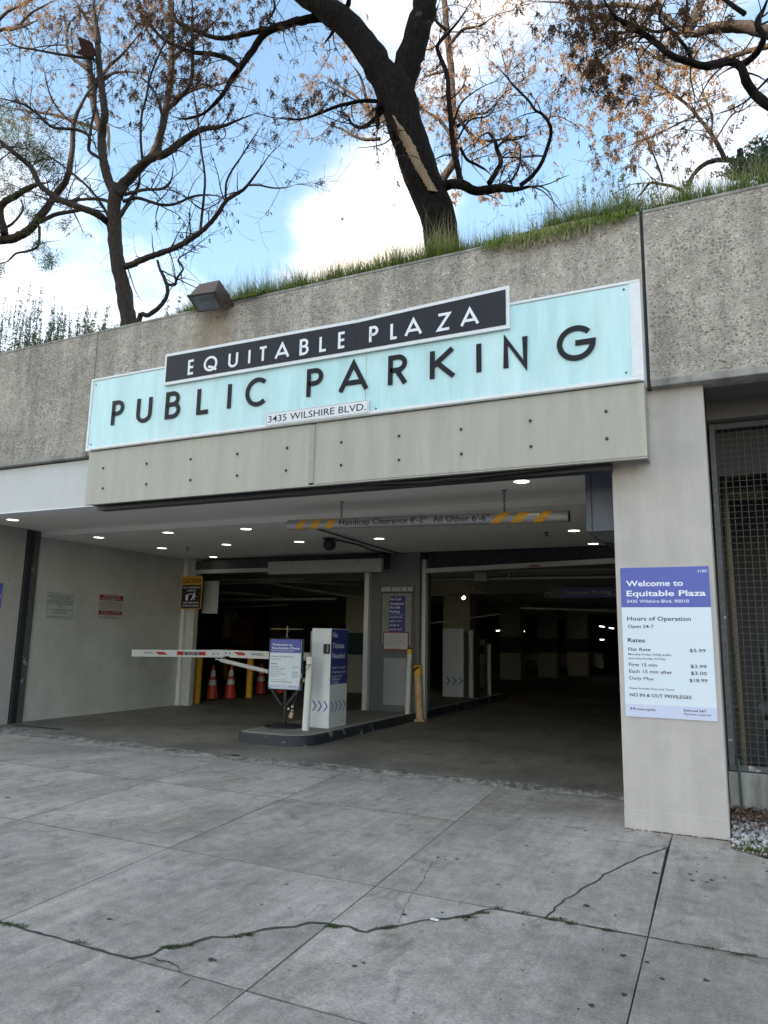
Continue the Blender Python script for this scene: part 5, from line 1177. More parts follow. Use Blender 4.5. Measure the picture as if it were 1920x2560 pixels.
bed = MB().hexa([(-.07, 6.7, -.02), (8.2, 6.0, -.02), (8.2, 7.72, -.02), (-.07, 7.72, -.02), (-.07, 6.72, .006), (8.2, 6.02, .006), (8.2, 7.72, .10), (-.07, 7.72, .10)]).build('gravel_bed', M['earth']); struct(bed)
V = []; F = []
for _ in range(3600):
    x = random.uniform(-.06, 2.2); y = random.uniform(6.72-.08*(x+.07), 7.70); z = .006+.095*(y-6.7)/1.02
    s = random.choice((.012, .016, .02, .028)) if random.random() < .9 else .035
    if y > 7.4 and random.random() < .5: continue
    rock((x, y, z+s*.25), s, V, F, .7)
for _ in range(160): x = random.uniform(-.05, 1.6); rock((x, 6.70-.085*x+random.gauss(-.02, .03), .004), random.uniform(.005, .014), V, F, .7)
o = npmesh('gravel', V, F, M['gravel'], None, kind='stuff'); tag(o, 'pale angular gravel bed beside the right pillar', 'gravel')
V = []; F = []
for _ in range(2600):
    x = random.uniform(-.06, 2.2); y = 7.70-abs(random.gauss(0, .22)); z = .012+.095*(y-6.7)/1.02+random.uniform(0, .03); a = random.uniform(0, 6.28); l = random.uniform(.01, .05); w_ = random.uniform(.002, .009); i = len(V)
    c, s = math.cos(a), math.sin(a); V += [(x-c*l-s*w_, y-s*l+c*w_, z), (x-c*l+s*w_, y-s*l-c*w_, z), (x+c*l+s*w_, y+s*l-c*w_, z+random.uniform(-.01, .03)), (x+c*l-s*w_, y+s*l+c*w_, z+random.uniform(-.01, .03))]; F.append((i, i+1, i+2, i+3))
o = npmesh('leaf_litter', V, F, M['litter'], None, kind='stuff'); tag(o, 'brown dry leaf litter along the low wall foot', 'leaf litter')
o = tufts([(random.gauss(.12, .07), random.gauss(6.72, .03), .01) for _ in range(22)]+[(random.gauss(.02, .03), random.gauss(6.9, .05), .02) for _ in range(12)], 'small_weeds', 9, .03, M['grass'], (.012, .01), None, .9, .005); tag(o, 'small green weeds in the gravel beside the pillar foot', 'weeds')

# ================================================================== FLOODLIGHT
def P2(a, b, y): return at(400+a/4.1475, 640+b/4.1475, y)
fl = thing('floodlight', 'bronze box floodlight tilted down on the wall top', 'floodlight', tuple(at(560, 775, 6.8)))
A4 = [Vector(c) for c in ((-5.79, 6.45, 5.728), (-5.385, 6.45, 5.70), (-5.42, 6.665, 5.592), (-5.79, 6.665, 5.617))]
E4 = [Vector(c) for c in ((-5.72, 6.545, 5.915), (-5.40, 6.545, 5.905), (-5.41, 6.79, 5.80), (-5.72, 6.79, 5.81))]
nd = Vector((0, -.455, -.89)); cc = sum(A4, Vector())/4
MB().hexa([c-nd*.004 for c in A4]+E4).build('housing', M['bronze'], fl, bevel=.014)
rim = [cc+(c-cc)*1.10 for c in A4]; MB().hexa([c+nd*.016 for c in rim]+[c-nd*.003 for c in rim]).build('door_frame', M['bronze'], fl, bevel=.004)
gl_ = [cc+(c-cc)*.88 for c in A4]; MB().hexa([c+nd*.020 for c in gl_]+[c+nd*.0165 for c in gl_]).build('glass', M['glass'], fl)
for q in (-5.62, -5.56, -5.54): MB().box(q, q+.015, 6.535, 6.541, 5.80, 5.83).build('scuff', M['notice'], fl).rotation_euler = (0, 0, 0)
f_c = cc; rt = Vector((1, 0, 0)); nrm = nd; upv = Vector((0, -.89, .455))
MB().tube([(-5.44, 6.72, 5.70), (-5.42, 6.88, 5.72), (-5.42, 6.92, 5.80)], .024, 10).box(-5.50, -5.34, YW-.02, YW+.07, ZT+.0005, ZT+.02).build('knuckle', M['bronze'], fl)

# ================================================================== UNSEEN BLOCK BEHIND THE CAMERA (added to shade the facade and near trees)
ob = thing('shade_block', 'unseen tall grey block with window rows, added to shade the wall and near trees', 'building', (-6, -36, 0))
MB().box(-46, -9, -60, -36, 0, 39.5).build('wall', M['build'], ob)
mb = MB()
for k in range(12):
    for j in range(10): mb.box(-44.5+j*3.5, -42.1+j*3.5, -35.99, -35.9, 2.4+k*3.1, 4.2+k*3.1)
mb.build('windows', M['buildglass'], ob, kind='stuff')

# ================================================================== TREES
def Z1(x, y): return (x/1.728, y/1.728)
def Z2(x, y): return (960+x/1.728, y/1.728)
def smoothpath(P, R_, step=.10, jit=.0):
    out = []; rad = []
    n = len(P)
    for i in range(n-1):
        p0, p1, p2, p3 = P[max(i-1, 0)], P[i], P[i+1], P[min(i+2, n-1)]
        m_ = max(1, int((p2-p1).length/step))
        for k in range(m_):
            t = k/m_; t2, t3 = t*t, t*t*t
            q = .5*((2*p1)+(p2-p0)*t+(2*p0-5*p1+4*p2-p3)*t2+(3*p1-p0-3*p2+p3)*t3)
            if jit: q = q+Vector((random.gauss(0, 1), random.gauss(0, 1), random.gauss(0, 1)))*(jit*R_[i])
            out.append(q); rad.append(R_[i]+(R_[i+1]-R_[i])*t)
    out.append(P[-1]); rad.append(R_[-1]); return out, rad
class Leafy:
    def __init__(s): s.tw = MB(); s.V = []; s.F = []; s.spots = []
def leafcluster(V, F, c, n, size, llen, lw, droop=.6):
    if droop > .3:                                 # hanging sprays: leaflets packed along a few drooping strands
        for _ in range(max(1, n//9)):
            sd = Vector((random.gauss(0, .45), random.gauss(0, .45), -1)).normalized(); L_ = size*random.uniform(1.4, 3.2); st0 = c+Vector((random.gauss(0, size*.35), random.gauss(0, size*.35), random.gauss(0, size*.3)))
            for k in range(10):
                f = (k+random.random())/10; p = st0+sd*(L_*f); d = (sd*.8+Vector((random.gauss(0, .7), random.gauss(0, .7), random.gauss(-.2, .3)))).normalized()
                s_ = d.cross(Vector((random.gauss(0, 1), random.gauss(0, 1), random.gauss(0, 1)))); s_ = s_.normalized() if s_.length > 1e-3 else Vector((1, 0, 0)); l = llen*random.uniform(.5, 1.1)*(1.1-.5*f); w_ = lw*random.uniform(.6, 1.2); i = len(V)
                V += [tuple(p), tuple(p+d*l*.5+s_*w_), tuple(p+d*l), tuple(p+d*l*.5-s_*w_)]; F.append((i, i+1, i+2, i+3))
        return
    for _ in range(n):
        hz = -abs(random.gauss(0, size*1.9)) if droop > .3 else random.gauss(0, size); ww = size*(.35+.35*min(1, -hz/(size*2))) if droop > .3 else size; o = Vector((random.gauss(0, ww), random.gauss(0, ww), hz)); p = c+o
        d = Vector((random.gauss(0, .6), random.gauss(0, .6), random.gauss(-droop, .5))); d = d.normalized() if d.length > .01 else Vector((0, 0, -1))
        s_ = d.cross(Vector((random.gauss(0, 1), random.gauss(0, 1), random.gauss(0, 1)))); s_ = s_.normalized() if s_.length > 1e-3 else Vector((1, 0, 0))
        l = llen*random.uniform(.5, 1.3); w_ = lw*random.uniform(.5, 1.3); i = len(V)
        V += [tuple(p), tuple(p+d*l*.5+s_*w_), tuple(p+d*l), tuple(p+d*l*.5-s_*w_)]; F.append((i, i+1, i+2, i+3))
def growtwig(T, p, d, length, r, depth, leafp, cl, maxr=1.):
    n = max(4, int(length/.085)); pts = [p.copy()]; d = d.normalized(); wander = Vector((random.gauss(0, 1), random.gauss(0, 1), random.gauss(0, 1)))*.10
    for k in range(n):
        wander = wander*.7+Vector((random.gauss(0, 1), random.gauss(0, .6), random.gauss(0, 1)))*.10
        d = (d+wander+Vector((0, 0, -.02))).normalized(); p = p+d*(length/n); pts.append(p.copy())
        if depth > 0 and k > 0 and random.random() < .36:
            side = Vector((random.gauss(0, 1), random.gauss(0, .7), random.gauss(0, .9))); growtwig(T, p.copy(), d*.5+side.normalized()*.8, length*random.uniform(.3, .6), r*.55*(1-k/n*.5), depth-1, leafp, cl)
        if k > 1 and random.random() < leafp: leafcluster(T.V, T.F, p, *cl)
    T.tw.tube(pts, [max(.0022, r*(1-.72*k/n)) for k in range(n+1)], 3 if r < .008 else 4, cap=False)
def tree(name, label, loc_px, limbs, Y0_, bark, twigbark, leafmat, twign, twiglen, leafp, cl, lit=None, dY=.9):
    """limbs: list of (name, [(px,py)...], w0 px, w1 px, y0, y1)"""
    b = at(*loc_px, Y0_); t = thing(name, label, 'tree', (b.x, b.y, 5.75)); T = Leafy(); base_done = False
    for (nm, pts, w0, w1, ya, yb) in limbs:
        n = len(pts); P = []; RR = []
        if nm == 'trunk' and not base_done:
            q = at(*pts[0], Y0_+ya); dep = (q-EYE).dot(_f); P.append(Vector((q.x+.02, q.y, 5.5))); RR.append(w0/2*dep/FPX*1.15); base_done = True
        for k, (px, py) in enumerate(pts):
            f = k/(n-1); y = Y0_+ya+(yb-ya)*f+(random.uniform(-.12, .12) if 0 < k < n-1 and nm != 'trunk' else 0); q = at(px, py, y); P.append(q); dep = (q-EYE).dot(_f); RR.append((w0+(w1-w0)*f)/2*dep/FPX*(.86 if nm == 'trunk' else .90))
        step = max(.05, RR[0]*.7)
        pts3, rad = smoothpath(P, RR, step, .05)
        if nm == 'limb' and len(rad) > 6:
            for k in range(len(rad)): rad[k] *= min(1, .3+.7*(len(rad)-1-k)/(len(rad)*.22))
            ax = (pts3[-1]-pts3[-3]).normalized()
            for _ in range(3): growtwig(T, pts3[-1].copy(), ax+Vector((random.gauss(0, .3), random.gauss(0, .3), random.gauss(0, .3))), twiglen*random.uniform(.7, 1.3), max(.004, min(.012, rad[-1]*.9)), 2, leafp, cl)
        MB().tube(pts3, rad, 14 if RR[0] > .1 else (8 if RR[0] > .03 else 6), wob=.07 if RR[0] > .05 else .03).build(nm, bark, t, smooth=True)
        if nm == 'trunk': continue
        L_ = sum((a-b_).length for a, b_ in zip(pts3, pts3[1:])); k_ = int(L_*twign)
        for _ in range(k_):
            i = int(random.triangular(0, len(pts3)-2, (len(pts3)-2)*.85)); p = pts3[i]; ax = (pts3[i+1]-pts3[i]).normalized()
            dr = (ax*random.uniform(0, .9)+Vector((random.gauss(0, .8), random.gauss(0, .6), random.gauss(.15, .7)))).normalized()
            growtwig(T, p.copy(), dr, twiglen*random.uniform(.35, 1.2), min(.013, max(.0055, rad[i]*.45)), 2, leafp, cl)
    T.tw.build('twigs', twigbark, t, kind='stuff')
    if T.F:
        npmesh('foliage', np.array(T.V), np.array(T.F), leafmat, t, kind='stuff')
    return t, T
cl_dead = (34, .042, .042, .0088, .9)
# --- big centre tree
ct, _ = tree('large_tree', 'large dark tree with torn bark leaning over the wall above the sign', (1105, 640), [
    ('trunk', [(1110, 640), (1103, 600), (1085, 520), (1050, 440), (1030, 370), (1010, 300), (993, 240), (978, 200)], 100, 104, 0, 0),
    ('trunk', [(1000, 280), (965, 200), (935, 145), (900, 95), (858, 55), (815, 20), (770, -10), (720, -50)], 92, 62, 0, -.3),
    ('trunk', [(985, 265), (1010, 190), (1030, 130), (1047, 70), (1062, 10), (1075, -60)], 84, 66, 0, .4),
    ('limb', [Z1(1500, 85), Z1(1400, 75), Z1(1270, 97), Z1(1150, 140), Z1(1090, 220), Z1(1040, 290), Z1(1000, 340), Z1(960, 410), Z1(880, 490), Z1(800, 515), Z1(740, 500)], 27, 5, 0, -.9),
    ('limb', [Z1(1150, 125), Z1(1050, 150), Z1(950, 165), Z1(860, 140), Z1(760, 90), Z1(740, 20), Z1(720, -40)], 15, 7, -.2, .4),
    ('limb', [Z1(1040, 295), Z1(980, 250), Z1(900, 232), Z1(830, 225), Z1(740, 190), Z1(690, 155), Z1(640, 90), Z1(600, 0)], 15, 6, -.5, .2),
    ('limb', [Z1(1190, 110), Z1(1160, 90), Z1(1185, 40), Z1(1180, -20)], 9, 6, -.3, .3),
    ('limb', [Z1(1450, 110), Z1(1430, 150), Z1(1397, 192)], 13, 3, 0, -.3),
    ('limb', [Z1(1480, 60), Z1(1500, 30), Z1(1510, -10)], 17, 13, 0, -.2),
    ('limb', [Z1(1659, 440), Z1(1560, 437), Z1(1450, 462), Z1(1380, 490), Z1(1300, 515), Z1(1200, 510), Z1(1150, 500)], 12, 3, .2, -.5),
    ('limb', [Z1(1650, 480), Z1(1600, 530), Z1(1560, 552), Z1(1520, 535), Z1(1500, 500), Z1(1450, 475)], 14, 4, .1, .6),
    ('limb', [Z2(15, 470), Z2(20, 540), Z2(38, 600), Z2(55, 650), Z2(66, 715)], 17, 6, -.2, -.25),
    ('limb', [Z1(1640, 450), Z1(1630, 500), Z1(1632, 560)], 15, 12, -.2, -.2),
    ('limb', [Z2(240, 810), Z2(290, 795), Z2(340, 798), Z2(400, 825), Z2(500, 812), Z2(570, 818), Z2(634, 806)], 30, 20, 0, -.2),
    ('limb', [Z2(590, 800), Z2(640, 760), Z2(680, 705), Z2(705, 640), Z2(722, 575), Z2(712, 530), Z2(680, 490), Z2(655, 478), Z2(620, 430), Z2(560, 370), Z2(510, 310), Z2(450, 255)], 13, 4, -.2, -.3),
    ('limb', [Z2(330, 800), Z2(318, 720), Z2(300, 640), Z2(290, 540), Z2(280, 430), Z2(272, 320), Z2(240, 240), Z2(232, 195), Z2(280, 140), Z2(330, 80), Z2(380, 0)], 18, 7, 0, .8),
    ('limb', [Z2(330, 640), Z2(360, 690), Z2(400, 712), Z2(440, 735), Z2(465, 760)], 9, 6, .5, .6),
    ('limb', [Z2(455, 790), Z2(480, 750), Z2(505, 700), Z2(490, 650), Z2(478, 610), Z2(450, 575), Z2(415, 590)], 16, 8, 0, .6),
    ('limb', [Z2(485, 640), Z2(520, 610), Z2(580, 600), Z2(640, 570)], 8, 3, .3, .7),
    ('limb', [Z2(545, 790), Z2(580, 730), Z2(590, 670), Z2(585, 620)], 7, 3, 0, .3),
    ('limb', [Z2(300, 540), Z2(330, 450), Z2(400, 390), Z2(480, 350)], 6, 2, .3, .2),
    ('limb', [Z2(320, 600), Z2(370, 520), Z2(450, 500), Z2(490, 440), Z2(520, 400)], 6, 2, .3, .8),
], 9.6, M['bark'], M['twig'], M['dead'], 4.6, .8, .075, cl_dead)
# torn strip of bare wood on the trunk
fr_ = [Z2(14, 462), Z2(60, 540), Z2(110, 630), Z2(140, 700), Z2(180, 770), Z2(212, 825)]; wl = [8, 20, 30, 26, 26, 22]
tc_ = [(1110, 640, 100), (1103, 600, 100), (1085, 520, 101), (1050, 440, 102), (1030, 370, 102), (1010, 300, 103), (993, 240, 104), (978, 200, 104)][::-1]
def onbark(px, py, lift=.06):
    cxp = np.interp(py, [c[1] for c in tc_], [c[0] for c in tc_]); w_ = np.interp(py, [c[1] for c in tc_], [c[2] for c in tc_])/2*.90
    q = at(px, py, 9.6); dep = (q-EYE).dot(_f); o = math.sqrt(max(0, w_**2-(px-cxp)**2))/FPX*dep+lift
    return q-(q-EYE).normalized()*o
mb = MB(); ring = []
fine = []
for k in range(41):
    f = k/40*(len(fr_)-1); i0 = min(int(f), len(fr_)-2); g = f-i0
    fine.append((fr_[i0][0]*(1-g)+fr_[i0+1][0]*g, fr_[i0][1]*(1-g)+fr_[i0+1][1]*g, (wl[i0]*(1-g)+wl[i0+1]*g)*random.uniform(.85, 1.15)))
for px, py, w_ in fine: ring.append([onbark(px+w_*u, py+3*u, .135-.14*u*u) for u in (-.5, -.25, 0, .25, .5)])
for a, b in zip(ring, ring[1:]):
    for k in range(4): mb.quad(a[k], a[k+1], b[k+1], b[k])
mb.build('torn_bare_strip', M['wood'], ct)
mb = MB()
for (px, py), w_ in ((Z2(38, 395), 7), (Z2(150, 65), 18)):
    c = onbark(px, py) if py > 200 else at(px, py, 9.35); mb.tube([c, c+Vector((0, -.03, 0))], [w_*.0036, w_*.0028], 9)
mb.build('bark_knot', M['bark2'], ct)

# --- left tree
tree('bare_tree', 'grey brown spreading tree with almost no leaves left of the floodlight', (322, 820), [
    ('trunk', [Z1(556, 1400), Z1(545, 1330), Z1(530, 1250), Z1(515, 1170), Z1(505, 1100), Z1(498, 1040), Z1(497, 960), Z1(494, 900), Z1(500, 840), Z1(510, 800)], 43, 36, 0, 0),
    ('limb', [Z1(545, 1150), Z1(580, 1138), Z1(640, 1112), Z1(760, 1068), Z1(860, 1008), Z1(930, 938), Z1(980, 865), Z1(1050, 820), Z1(1100, 760), Z1(1150, 690), Z1(1185, 645)], 19, 5, 0, -.7),
    ('limb', [Z1(1080, 800), Z1(1120, 800), Z1(1180, 812), Z1(1240, 810), Z1(1275, 798)], 6, 3, -.4, -.6),
    ('limb', [Z1(865, 1000), Z1(872, 930), Z1(882, 840), Z1(885, 760), Z1(870, 650), Z1(855, 520), Z1(842, 430), Z1(832, 370)], 8, 3.5, -.3, -.5),
    ('limb', [Z1(975, 860), Z1(978, 790), Z1(1000, 740), Z1(1040, 680), Z1(1085, 610), Z1(1130, 540)], 7, 3, -.5, -.9),
    ('limb', [Z1(492, 985), Z1(465, 960), Z1(420, 925), Z1(350, 898), Z1(250, 858), Z1(175, 800), Z1(130, 720), Z1(60, 660), Z1(0, 610), Z1(-60, 560)], 21, 11, 0, -.9),
    ('limb', [Z1(500, 850), Z1(470, 780), Z1(448, 700), Z1(440, 600), Z1(452, 500), Z1(440, 380), Z1(430, 300), Z1(418, 150), Z1(405, 40), Z1(400, -40)], 27, 12, 0, .3),
    ('limb', [Z1(505, 850), Z1(530, 800), Z1(570, 760), Z1(640, 690), Z1(720, 660), Z1(800, 600), Z1(870, 560), Z1(960, 545), Z1(1050, 510), Z1(1100, 490)], 32, 6, 0, -.2),
    ('limb', [Z1(685, 665), Z1(698, 560), Z1(710, 490), Z1(760, 440), Z1(820, 370), Z1(832, 280), Z1(830, 200), Z1(832, 100), Z1(830, -20)], 15, 7, 0, .5),
    ('limb', [Z1(615, 690), Z1(608, 600), Z1(612, 500), Z1(630, 430), Z1(650, 330), Z1(690, 230), Z1(740, 130), Z1(770, 60)], 7, 4, 0, -.6),
    ('limb', [Z1(700, 500), Z1(680, 420), Z1(640, 360), Z1(600, 330)], 8, 4, .2, .8),
    ('limb', [Z1(0, 425), Z1(100, 450), Z1(170, 500), Z1(230, 550), Z1(330, 560), Z1(385, 590), Z1(385, 650), Z1(440, 690), Z1(465, 730)][::-1], 10, 7, 0, -.8),
    ('limb', [Z1(385, 610), Z1(395, 540), Z1(412, 450), Z1(408, 360), Z1(390, 270)], 8, 6, -.2, .3),
    ('limb', [Z1(418, 190), Z1(390, 120), Z1(360, 60), Z1(325, 0)], 10, 7, .2, .6),
    ('limb', [Z1(405, 255), Z1(330, 245), Z1(260, 235), Z1(150, 215), Z1(60, 195), Z1(0, 140)], 8, 4, .2, -.4),
    ('limb', [Z1(405, 250), Z1(340, 215), Z1(270, 195), Z1(190, 200), Z1(120, 215)], 5, 3, .2, .6),
    ('limb', [Z1(530, 870), Z1(590, 855), Z1(650, 872), Z1(700, 885), Z1(760, 880), Z1(830, 850), Z1(900, 842), Z1(960, 850)], 10, 5, 0, .5),
    ('limb', [Z1(540, 840), Z1(620, 820), Z1(700, 815), Z1(740, 775), Z1(748, 705)], 10, 5, .1, -.5),
    ('limb', [Z1(500, 960), Z1(540, 900), Z1(570, 850), Z1(600, 800), Z1(600, 740)], 14, 6, 0, .4),
    ('limb', [Z1(480, 960), Z1(450, 900), Z1(400, 830), Z1(350, 780), Z1(250, 700), Z1(150, 640)], 9, 4, 0, .6),
    ('limb', [Z1(490, 880), Z1(440, 862), Z1(380, 860), Z1(300, 868), Z1(240, 870), Z1(150, 840)], 10, 6, 0, .8),
    ('limb', [Z1(320, 540), Z1(250, 470), Z1(210, 390), Z1(190, 300)], 5, 3, .3, .3),
], 9.2, M['bark2'], M['twig'], M['dead'], 5.2, .8, .05, (27, .036, .042, .0085, .9))
tree('young_tree', 'thin crooked pale young tree just left of the floodlight', (350, 800), [
    ('trunk', [Z1(600, 1385), Z1(640, 1362), Z1(690, 1325), Z1(720, 1280), Z1(722, 1235), Z1(705, 1190), Z1(690, 1160), Z1(680, 1125)], 15, 7, -.6, -.6),
    ('limb', [Z1(722, 1228), Z1(755, 1230), Z1(765, 1200), Z1(792, 1160), Z1(770, 1130), Z1(782, 1108), Z1(830, 1080)], 9, 3, -.6, -.7),
    ('limb', [Z1(700, 1170), Z1(760, 1200), Z1(830, 1235), Z1(880, 1255)], 4, 2, -.6, -.4),
    ('limb', [Z1(800, 1100), Z1(850, 1060), Z1(900, 1020)], 3, 2, -.7, -.5),
], 9.2, M['bark2'], M['twig'], M['dead'], 9, .38, .09, (9, .02, .025, .0035, .9))
# --- pine-like tree on the far left
tree('green_tree', 'tree with dark green foliage at the far left edge behind the bare tree', (-60, 900), [
    ('trunk', [(-150, 980), (-110, 860), (-70, 740), (-40, 640), (-15, 610)], 60, 34, .4, .4),
    ('limb', [Z1(-60, 1040), Z1(0, 1035), Z1(60, 1030), Z1(130, 990), Z1(190, 915), Z1(240, 840), Z1(290, 770), Z1(312, 640), Z1(322, 520), Z1(380, 400), Z1(432, 340)], 27, 9, .4, .8),
    ('limb', [Z1(170, 960), Z1(230, 930), Z1(300, 915), Z1(380, 905), Z1(450, 915)], 13, 8, .4, .9),
    ('limb', [Z1(20, 1010), Z1(0, 900), Z1(60, 850), Z1(140, 805), Z1(200, 790)], 22, 12, .4, .2),
    ('limb', [Z1(170, 980), Z1(165, 1060), Z1(120, 1085), Z1(70, 1095), Z1(30, 1130), Z1(-20, 1140)], 8, 4, .4, .1),
    ('limb', [Z1(10, 990), Z1(60, 960), Z1(100, 900), Z1(80, 850)], 8, 4, .4, .7),
], 10.6, M['bark2'], M['twig'], M['dead'], 2.6, .6, .05, (10, .03, .03, .004, .9))
T = Leafy(); gt = bpy.data.objects['green_tree']
for cx_, cy_, sx, sy, n in ((40, 590, 70, 60, 75), (150, 640, 70, 50, 60), (60, 730, 60, 60, 40), (210, 700, 30, 30, 14), (150, 950, 26, 24, 14), (205, 1120, 25, 18, 16), (160, 1050, 14, 14, 7), (20, 830, 40, 30, 14), (285, 970, 12, 10, 4), (590, 410, 16, 14, 6), (370, 545, 18, 12, 5), (10, 1150, 16, 18, 7), (20, 520, 60, 30, 26)):
    for _ in range(n):
        p = at(*Z1(random.gauss(cx_, sx), random.gauss(cy_, sy)), 10.6+random.uniform(-.4, .9)); leafcluster(T.V, T.F, p, 60, .06, .06, .008, .1)
npmesh('green_foliage', np.array(T.V), np.array(T.F), M['needle'], gt, kind='stuff')
# --- right hand bough tree
tree('overhanging_tree', 'brown leafed tree whose heavy boughs enter from the upper right', (1990, 560), [
    ('trunk', [(2090, 640), (2060, 500), (2010, 350), (1975, 290)], 70, 40, 0, 0),
    ('limb', [(1975, 290), Z2(1659, 455), Z2(1600, 405), Z2(1562, 345), Z2(1540, 285), Z2(1490, 268), Z2(1400, 288), Z2(1330, 272), Z2(1230, 232), Z2(1150, 165), Z2(1060, 112), Z2(1000, 72), Z2(950, 0), Z2(930, -40)], 27, 11, 0, -.7),
    ('limb', [Z2(1540, 285), Z2(1590, 250), Z2(1625, 205), Z2(1640, 160), Z2(1612, 100), Z2(1640, 40), Z2(1665, -20)], 20, 13, 0, -.2),
    ('limb', [Z2(1325, 262), Z2(1310, 215), Z2(1250, 140), Z2(1190, 78), Z2(1215, 0), Z2(1225, -30)], 11, 6, -.3, .1),
    ('limb', [Z2(1230, 125), Z2(1180, 138), Z2(1110, 120), Z2(1040, 85)], 10, 7, -.2, .4),
    ('limb', [Z2(1560, 60), Z2(1500, 20), Z2(1450, -20)], 14, 10, -.2, .1),
    ('limb', [Z2(1290, 140), Z2(1310, 60), Z2(1305, -20)], 8, 6, -.1, .2),
    ('limb', [Z2(1659, 340), Z2(1620, 380), Z2(1560, 440), Z2(1480, 480), Z2(1420, 495)], 7, 3, .2, .4),
], 8.6, M['bark'], M['twig'], M['dead'], 5.2, .75, .085, cl_dead)
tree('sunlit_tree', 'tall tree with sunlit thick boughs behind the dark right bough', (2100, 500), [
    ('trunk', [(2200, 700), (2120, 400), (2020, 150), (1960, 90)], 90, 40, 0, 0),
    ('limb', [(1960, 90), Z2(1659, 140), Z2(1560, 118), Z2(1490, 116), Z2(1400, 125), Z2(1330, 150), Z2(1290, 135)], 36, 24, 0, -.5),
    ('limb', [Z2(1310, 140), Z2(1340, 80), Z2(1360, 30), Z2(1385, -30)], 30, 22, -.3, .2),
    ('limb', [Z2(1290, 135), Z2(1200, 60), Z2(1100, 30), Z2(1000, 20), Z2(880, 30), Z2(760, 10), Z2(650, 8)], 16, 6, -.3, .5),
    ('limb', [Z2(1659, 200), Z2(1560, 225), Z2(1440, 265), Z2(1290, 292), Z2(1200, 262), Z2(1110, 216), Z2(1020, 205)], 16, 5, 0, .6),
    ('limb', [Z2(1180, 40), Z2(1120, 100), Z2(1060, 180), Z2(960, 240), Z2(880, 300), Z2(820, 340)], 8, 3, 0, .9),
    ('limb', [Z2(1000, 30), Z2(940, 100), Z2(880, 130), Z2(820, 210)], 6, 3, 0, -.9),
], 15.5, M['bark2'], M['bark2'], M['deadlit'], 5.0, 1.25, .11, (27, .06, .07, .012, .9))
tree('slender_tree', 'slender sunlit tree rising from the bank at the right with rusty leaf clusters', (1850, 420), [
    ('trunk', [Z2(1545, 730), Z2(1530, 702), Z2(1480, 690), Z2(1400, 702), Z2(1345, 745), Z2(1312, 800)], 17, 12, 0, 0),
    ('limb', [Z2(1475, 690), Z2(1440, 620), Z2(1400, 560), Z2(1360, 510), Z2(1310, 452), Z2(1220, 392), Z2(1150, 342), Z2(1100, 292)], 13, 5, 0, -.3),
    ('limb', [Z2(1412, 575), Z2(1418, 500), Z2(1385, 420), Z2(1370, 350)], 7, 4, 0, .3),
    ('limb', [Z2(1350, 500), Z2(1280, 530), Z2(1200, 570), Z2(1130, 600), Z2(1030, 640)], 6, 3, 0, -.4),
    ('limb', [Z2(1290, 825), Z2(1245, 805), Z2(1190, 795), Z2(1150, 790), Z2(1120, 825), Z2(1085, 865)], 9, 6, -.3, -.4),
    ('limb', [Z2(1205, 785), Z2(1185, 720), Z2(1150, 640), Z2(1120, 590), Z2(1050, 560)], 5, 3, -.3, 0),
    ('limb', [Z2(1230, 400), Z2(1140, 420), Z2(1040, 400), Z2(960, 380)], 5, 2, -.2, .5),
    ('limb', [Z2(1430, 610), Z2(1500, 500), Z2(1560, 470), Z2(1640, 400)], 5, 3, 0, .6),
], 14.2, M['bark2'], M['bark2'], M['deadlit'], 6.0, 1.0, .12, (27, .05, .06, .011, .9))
# --- sunlit trees further back
def back_tree(label, pts, Yb, spread, n, tl):
    limbs = [('trunk', pts[0], 26, 15, 0, 0)]
    for pl_ in pts[1:]: limbs.append(('limb', pl_, 11, 3, random.uniform(-.3, .3), random.uniform(-1.2, 1.2)))
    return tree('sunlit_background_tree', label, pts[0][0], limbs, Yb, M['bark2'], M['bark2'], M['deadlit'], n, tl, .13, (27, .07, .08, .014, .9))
back_tree('sunlit tree seen behind the left bare tree, high at the left', [[Z1(556, 1380), Z1(520, 1180), Z1(497, 960), Z1(494, 850), Z1(450, 700), Z1(442, 600), Z1(400, 430), Z1(385, 250), Z1(380, 180)], [Z1(378, 420), Z1(460, 330), Z1(540, 310), Z1(620, 320)], [Z1(380, 380), Z1(480, 280), Z1(560, 200), Z1(620, 120)], [Z1(380, 300), Z1(300, 230), Z1(290, 130), Z1(330, 60)], [Z1(385, 260), Z1(430, 180), Z1(420, 90), Z1(450, 0)], [Z1(430, 560), Z1(250, 500), Z1(120, 480), Z1(0, 460)]], 18.0, 1, 3.2, 1.5)
back_tree('sunlit tree with pale boughs in the top left corner', [[Z1(-300, 1100), Z1(-250, 600), Z1(-160, 300), Z1(-80, 180)], [Z1(-80, 180), Z1(0, 130), Z1(70, 120), Z1(130, 60), Z1(200, 20), Z1(260, -10)], [Z1(-60, 160), Z1(20, 60), Z1(100, 20), Z1(170, -20)], [Z1(40, 128), Z1(110, 110), Z1(165, 85)]], 16.0, 1, 3.4, 1.2)
back_tree('sunlit tree seen behind the right side of the large tree', [[Z2(250, 1060), Z2(215, 900), Z2(250, 780), Z2(305, 690), Z2(300, 560), Z2(290, 300), Z2(270, 120), Z2(262, 20), Z2(250, -70)], [Z2(300, 600), Z2(240, 520), Z2(180, 480), Z2(120, 440)], [Z2(300, 560), Z2(380, 500), Z2(450, 480), Z2(520, 400)], [Z2(280, 200), Z2(340, 130), Z2(420, 110), Z2(480, 60)], [Z2(290, 300), Z2(210, 320), Z2(160, 340)], [Z2(300, 480), Z2(400, 600), Z2(520, 600), Z2(640, 580)], [Z2(270, 130), Z2(220, 80), Z2(240, 10)]], 17.5, 1, 3.8, 1.5)
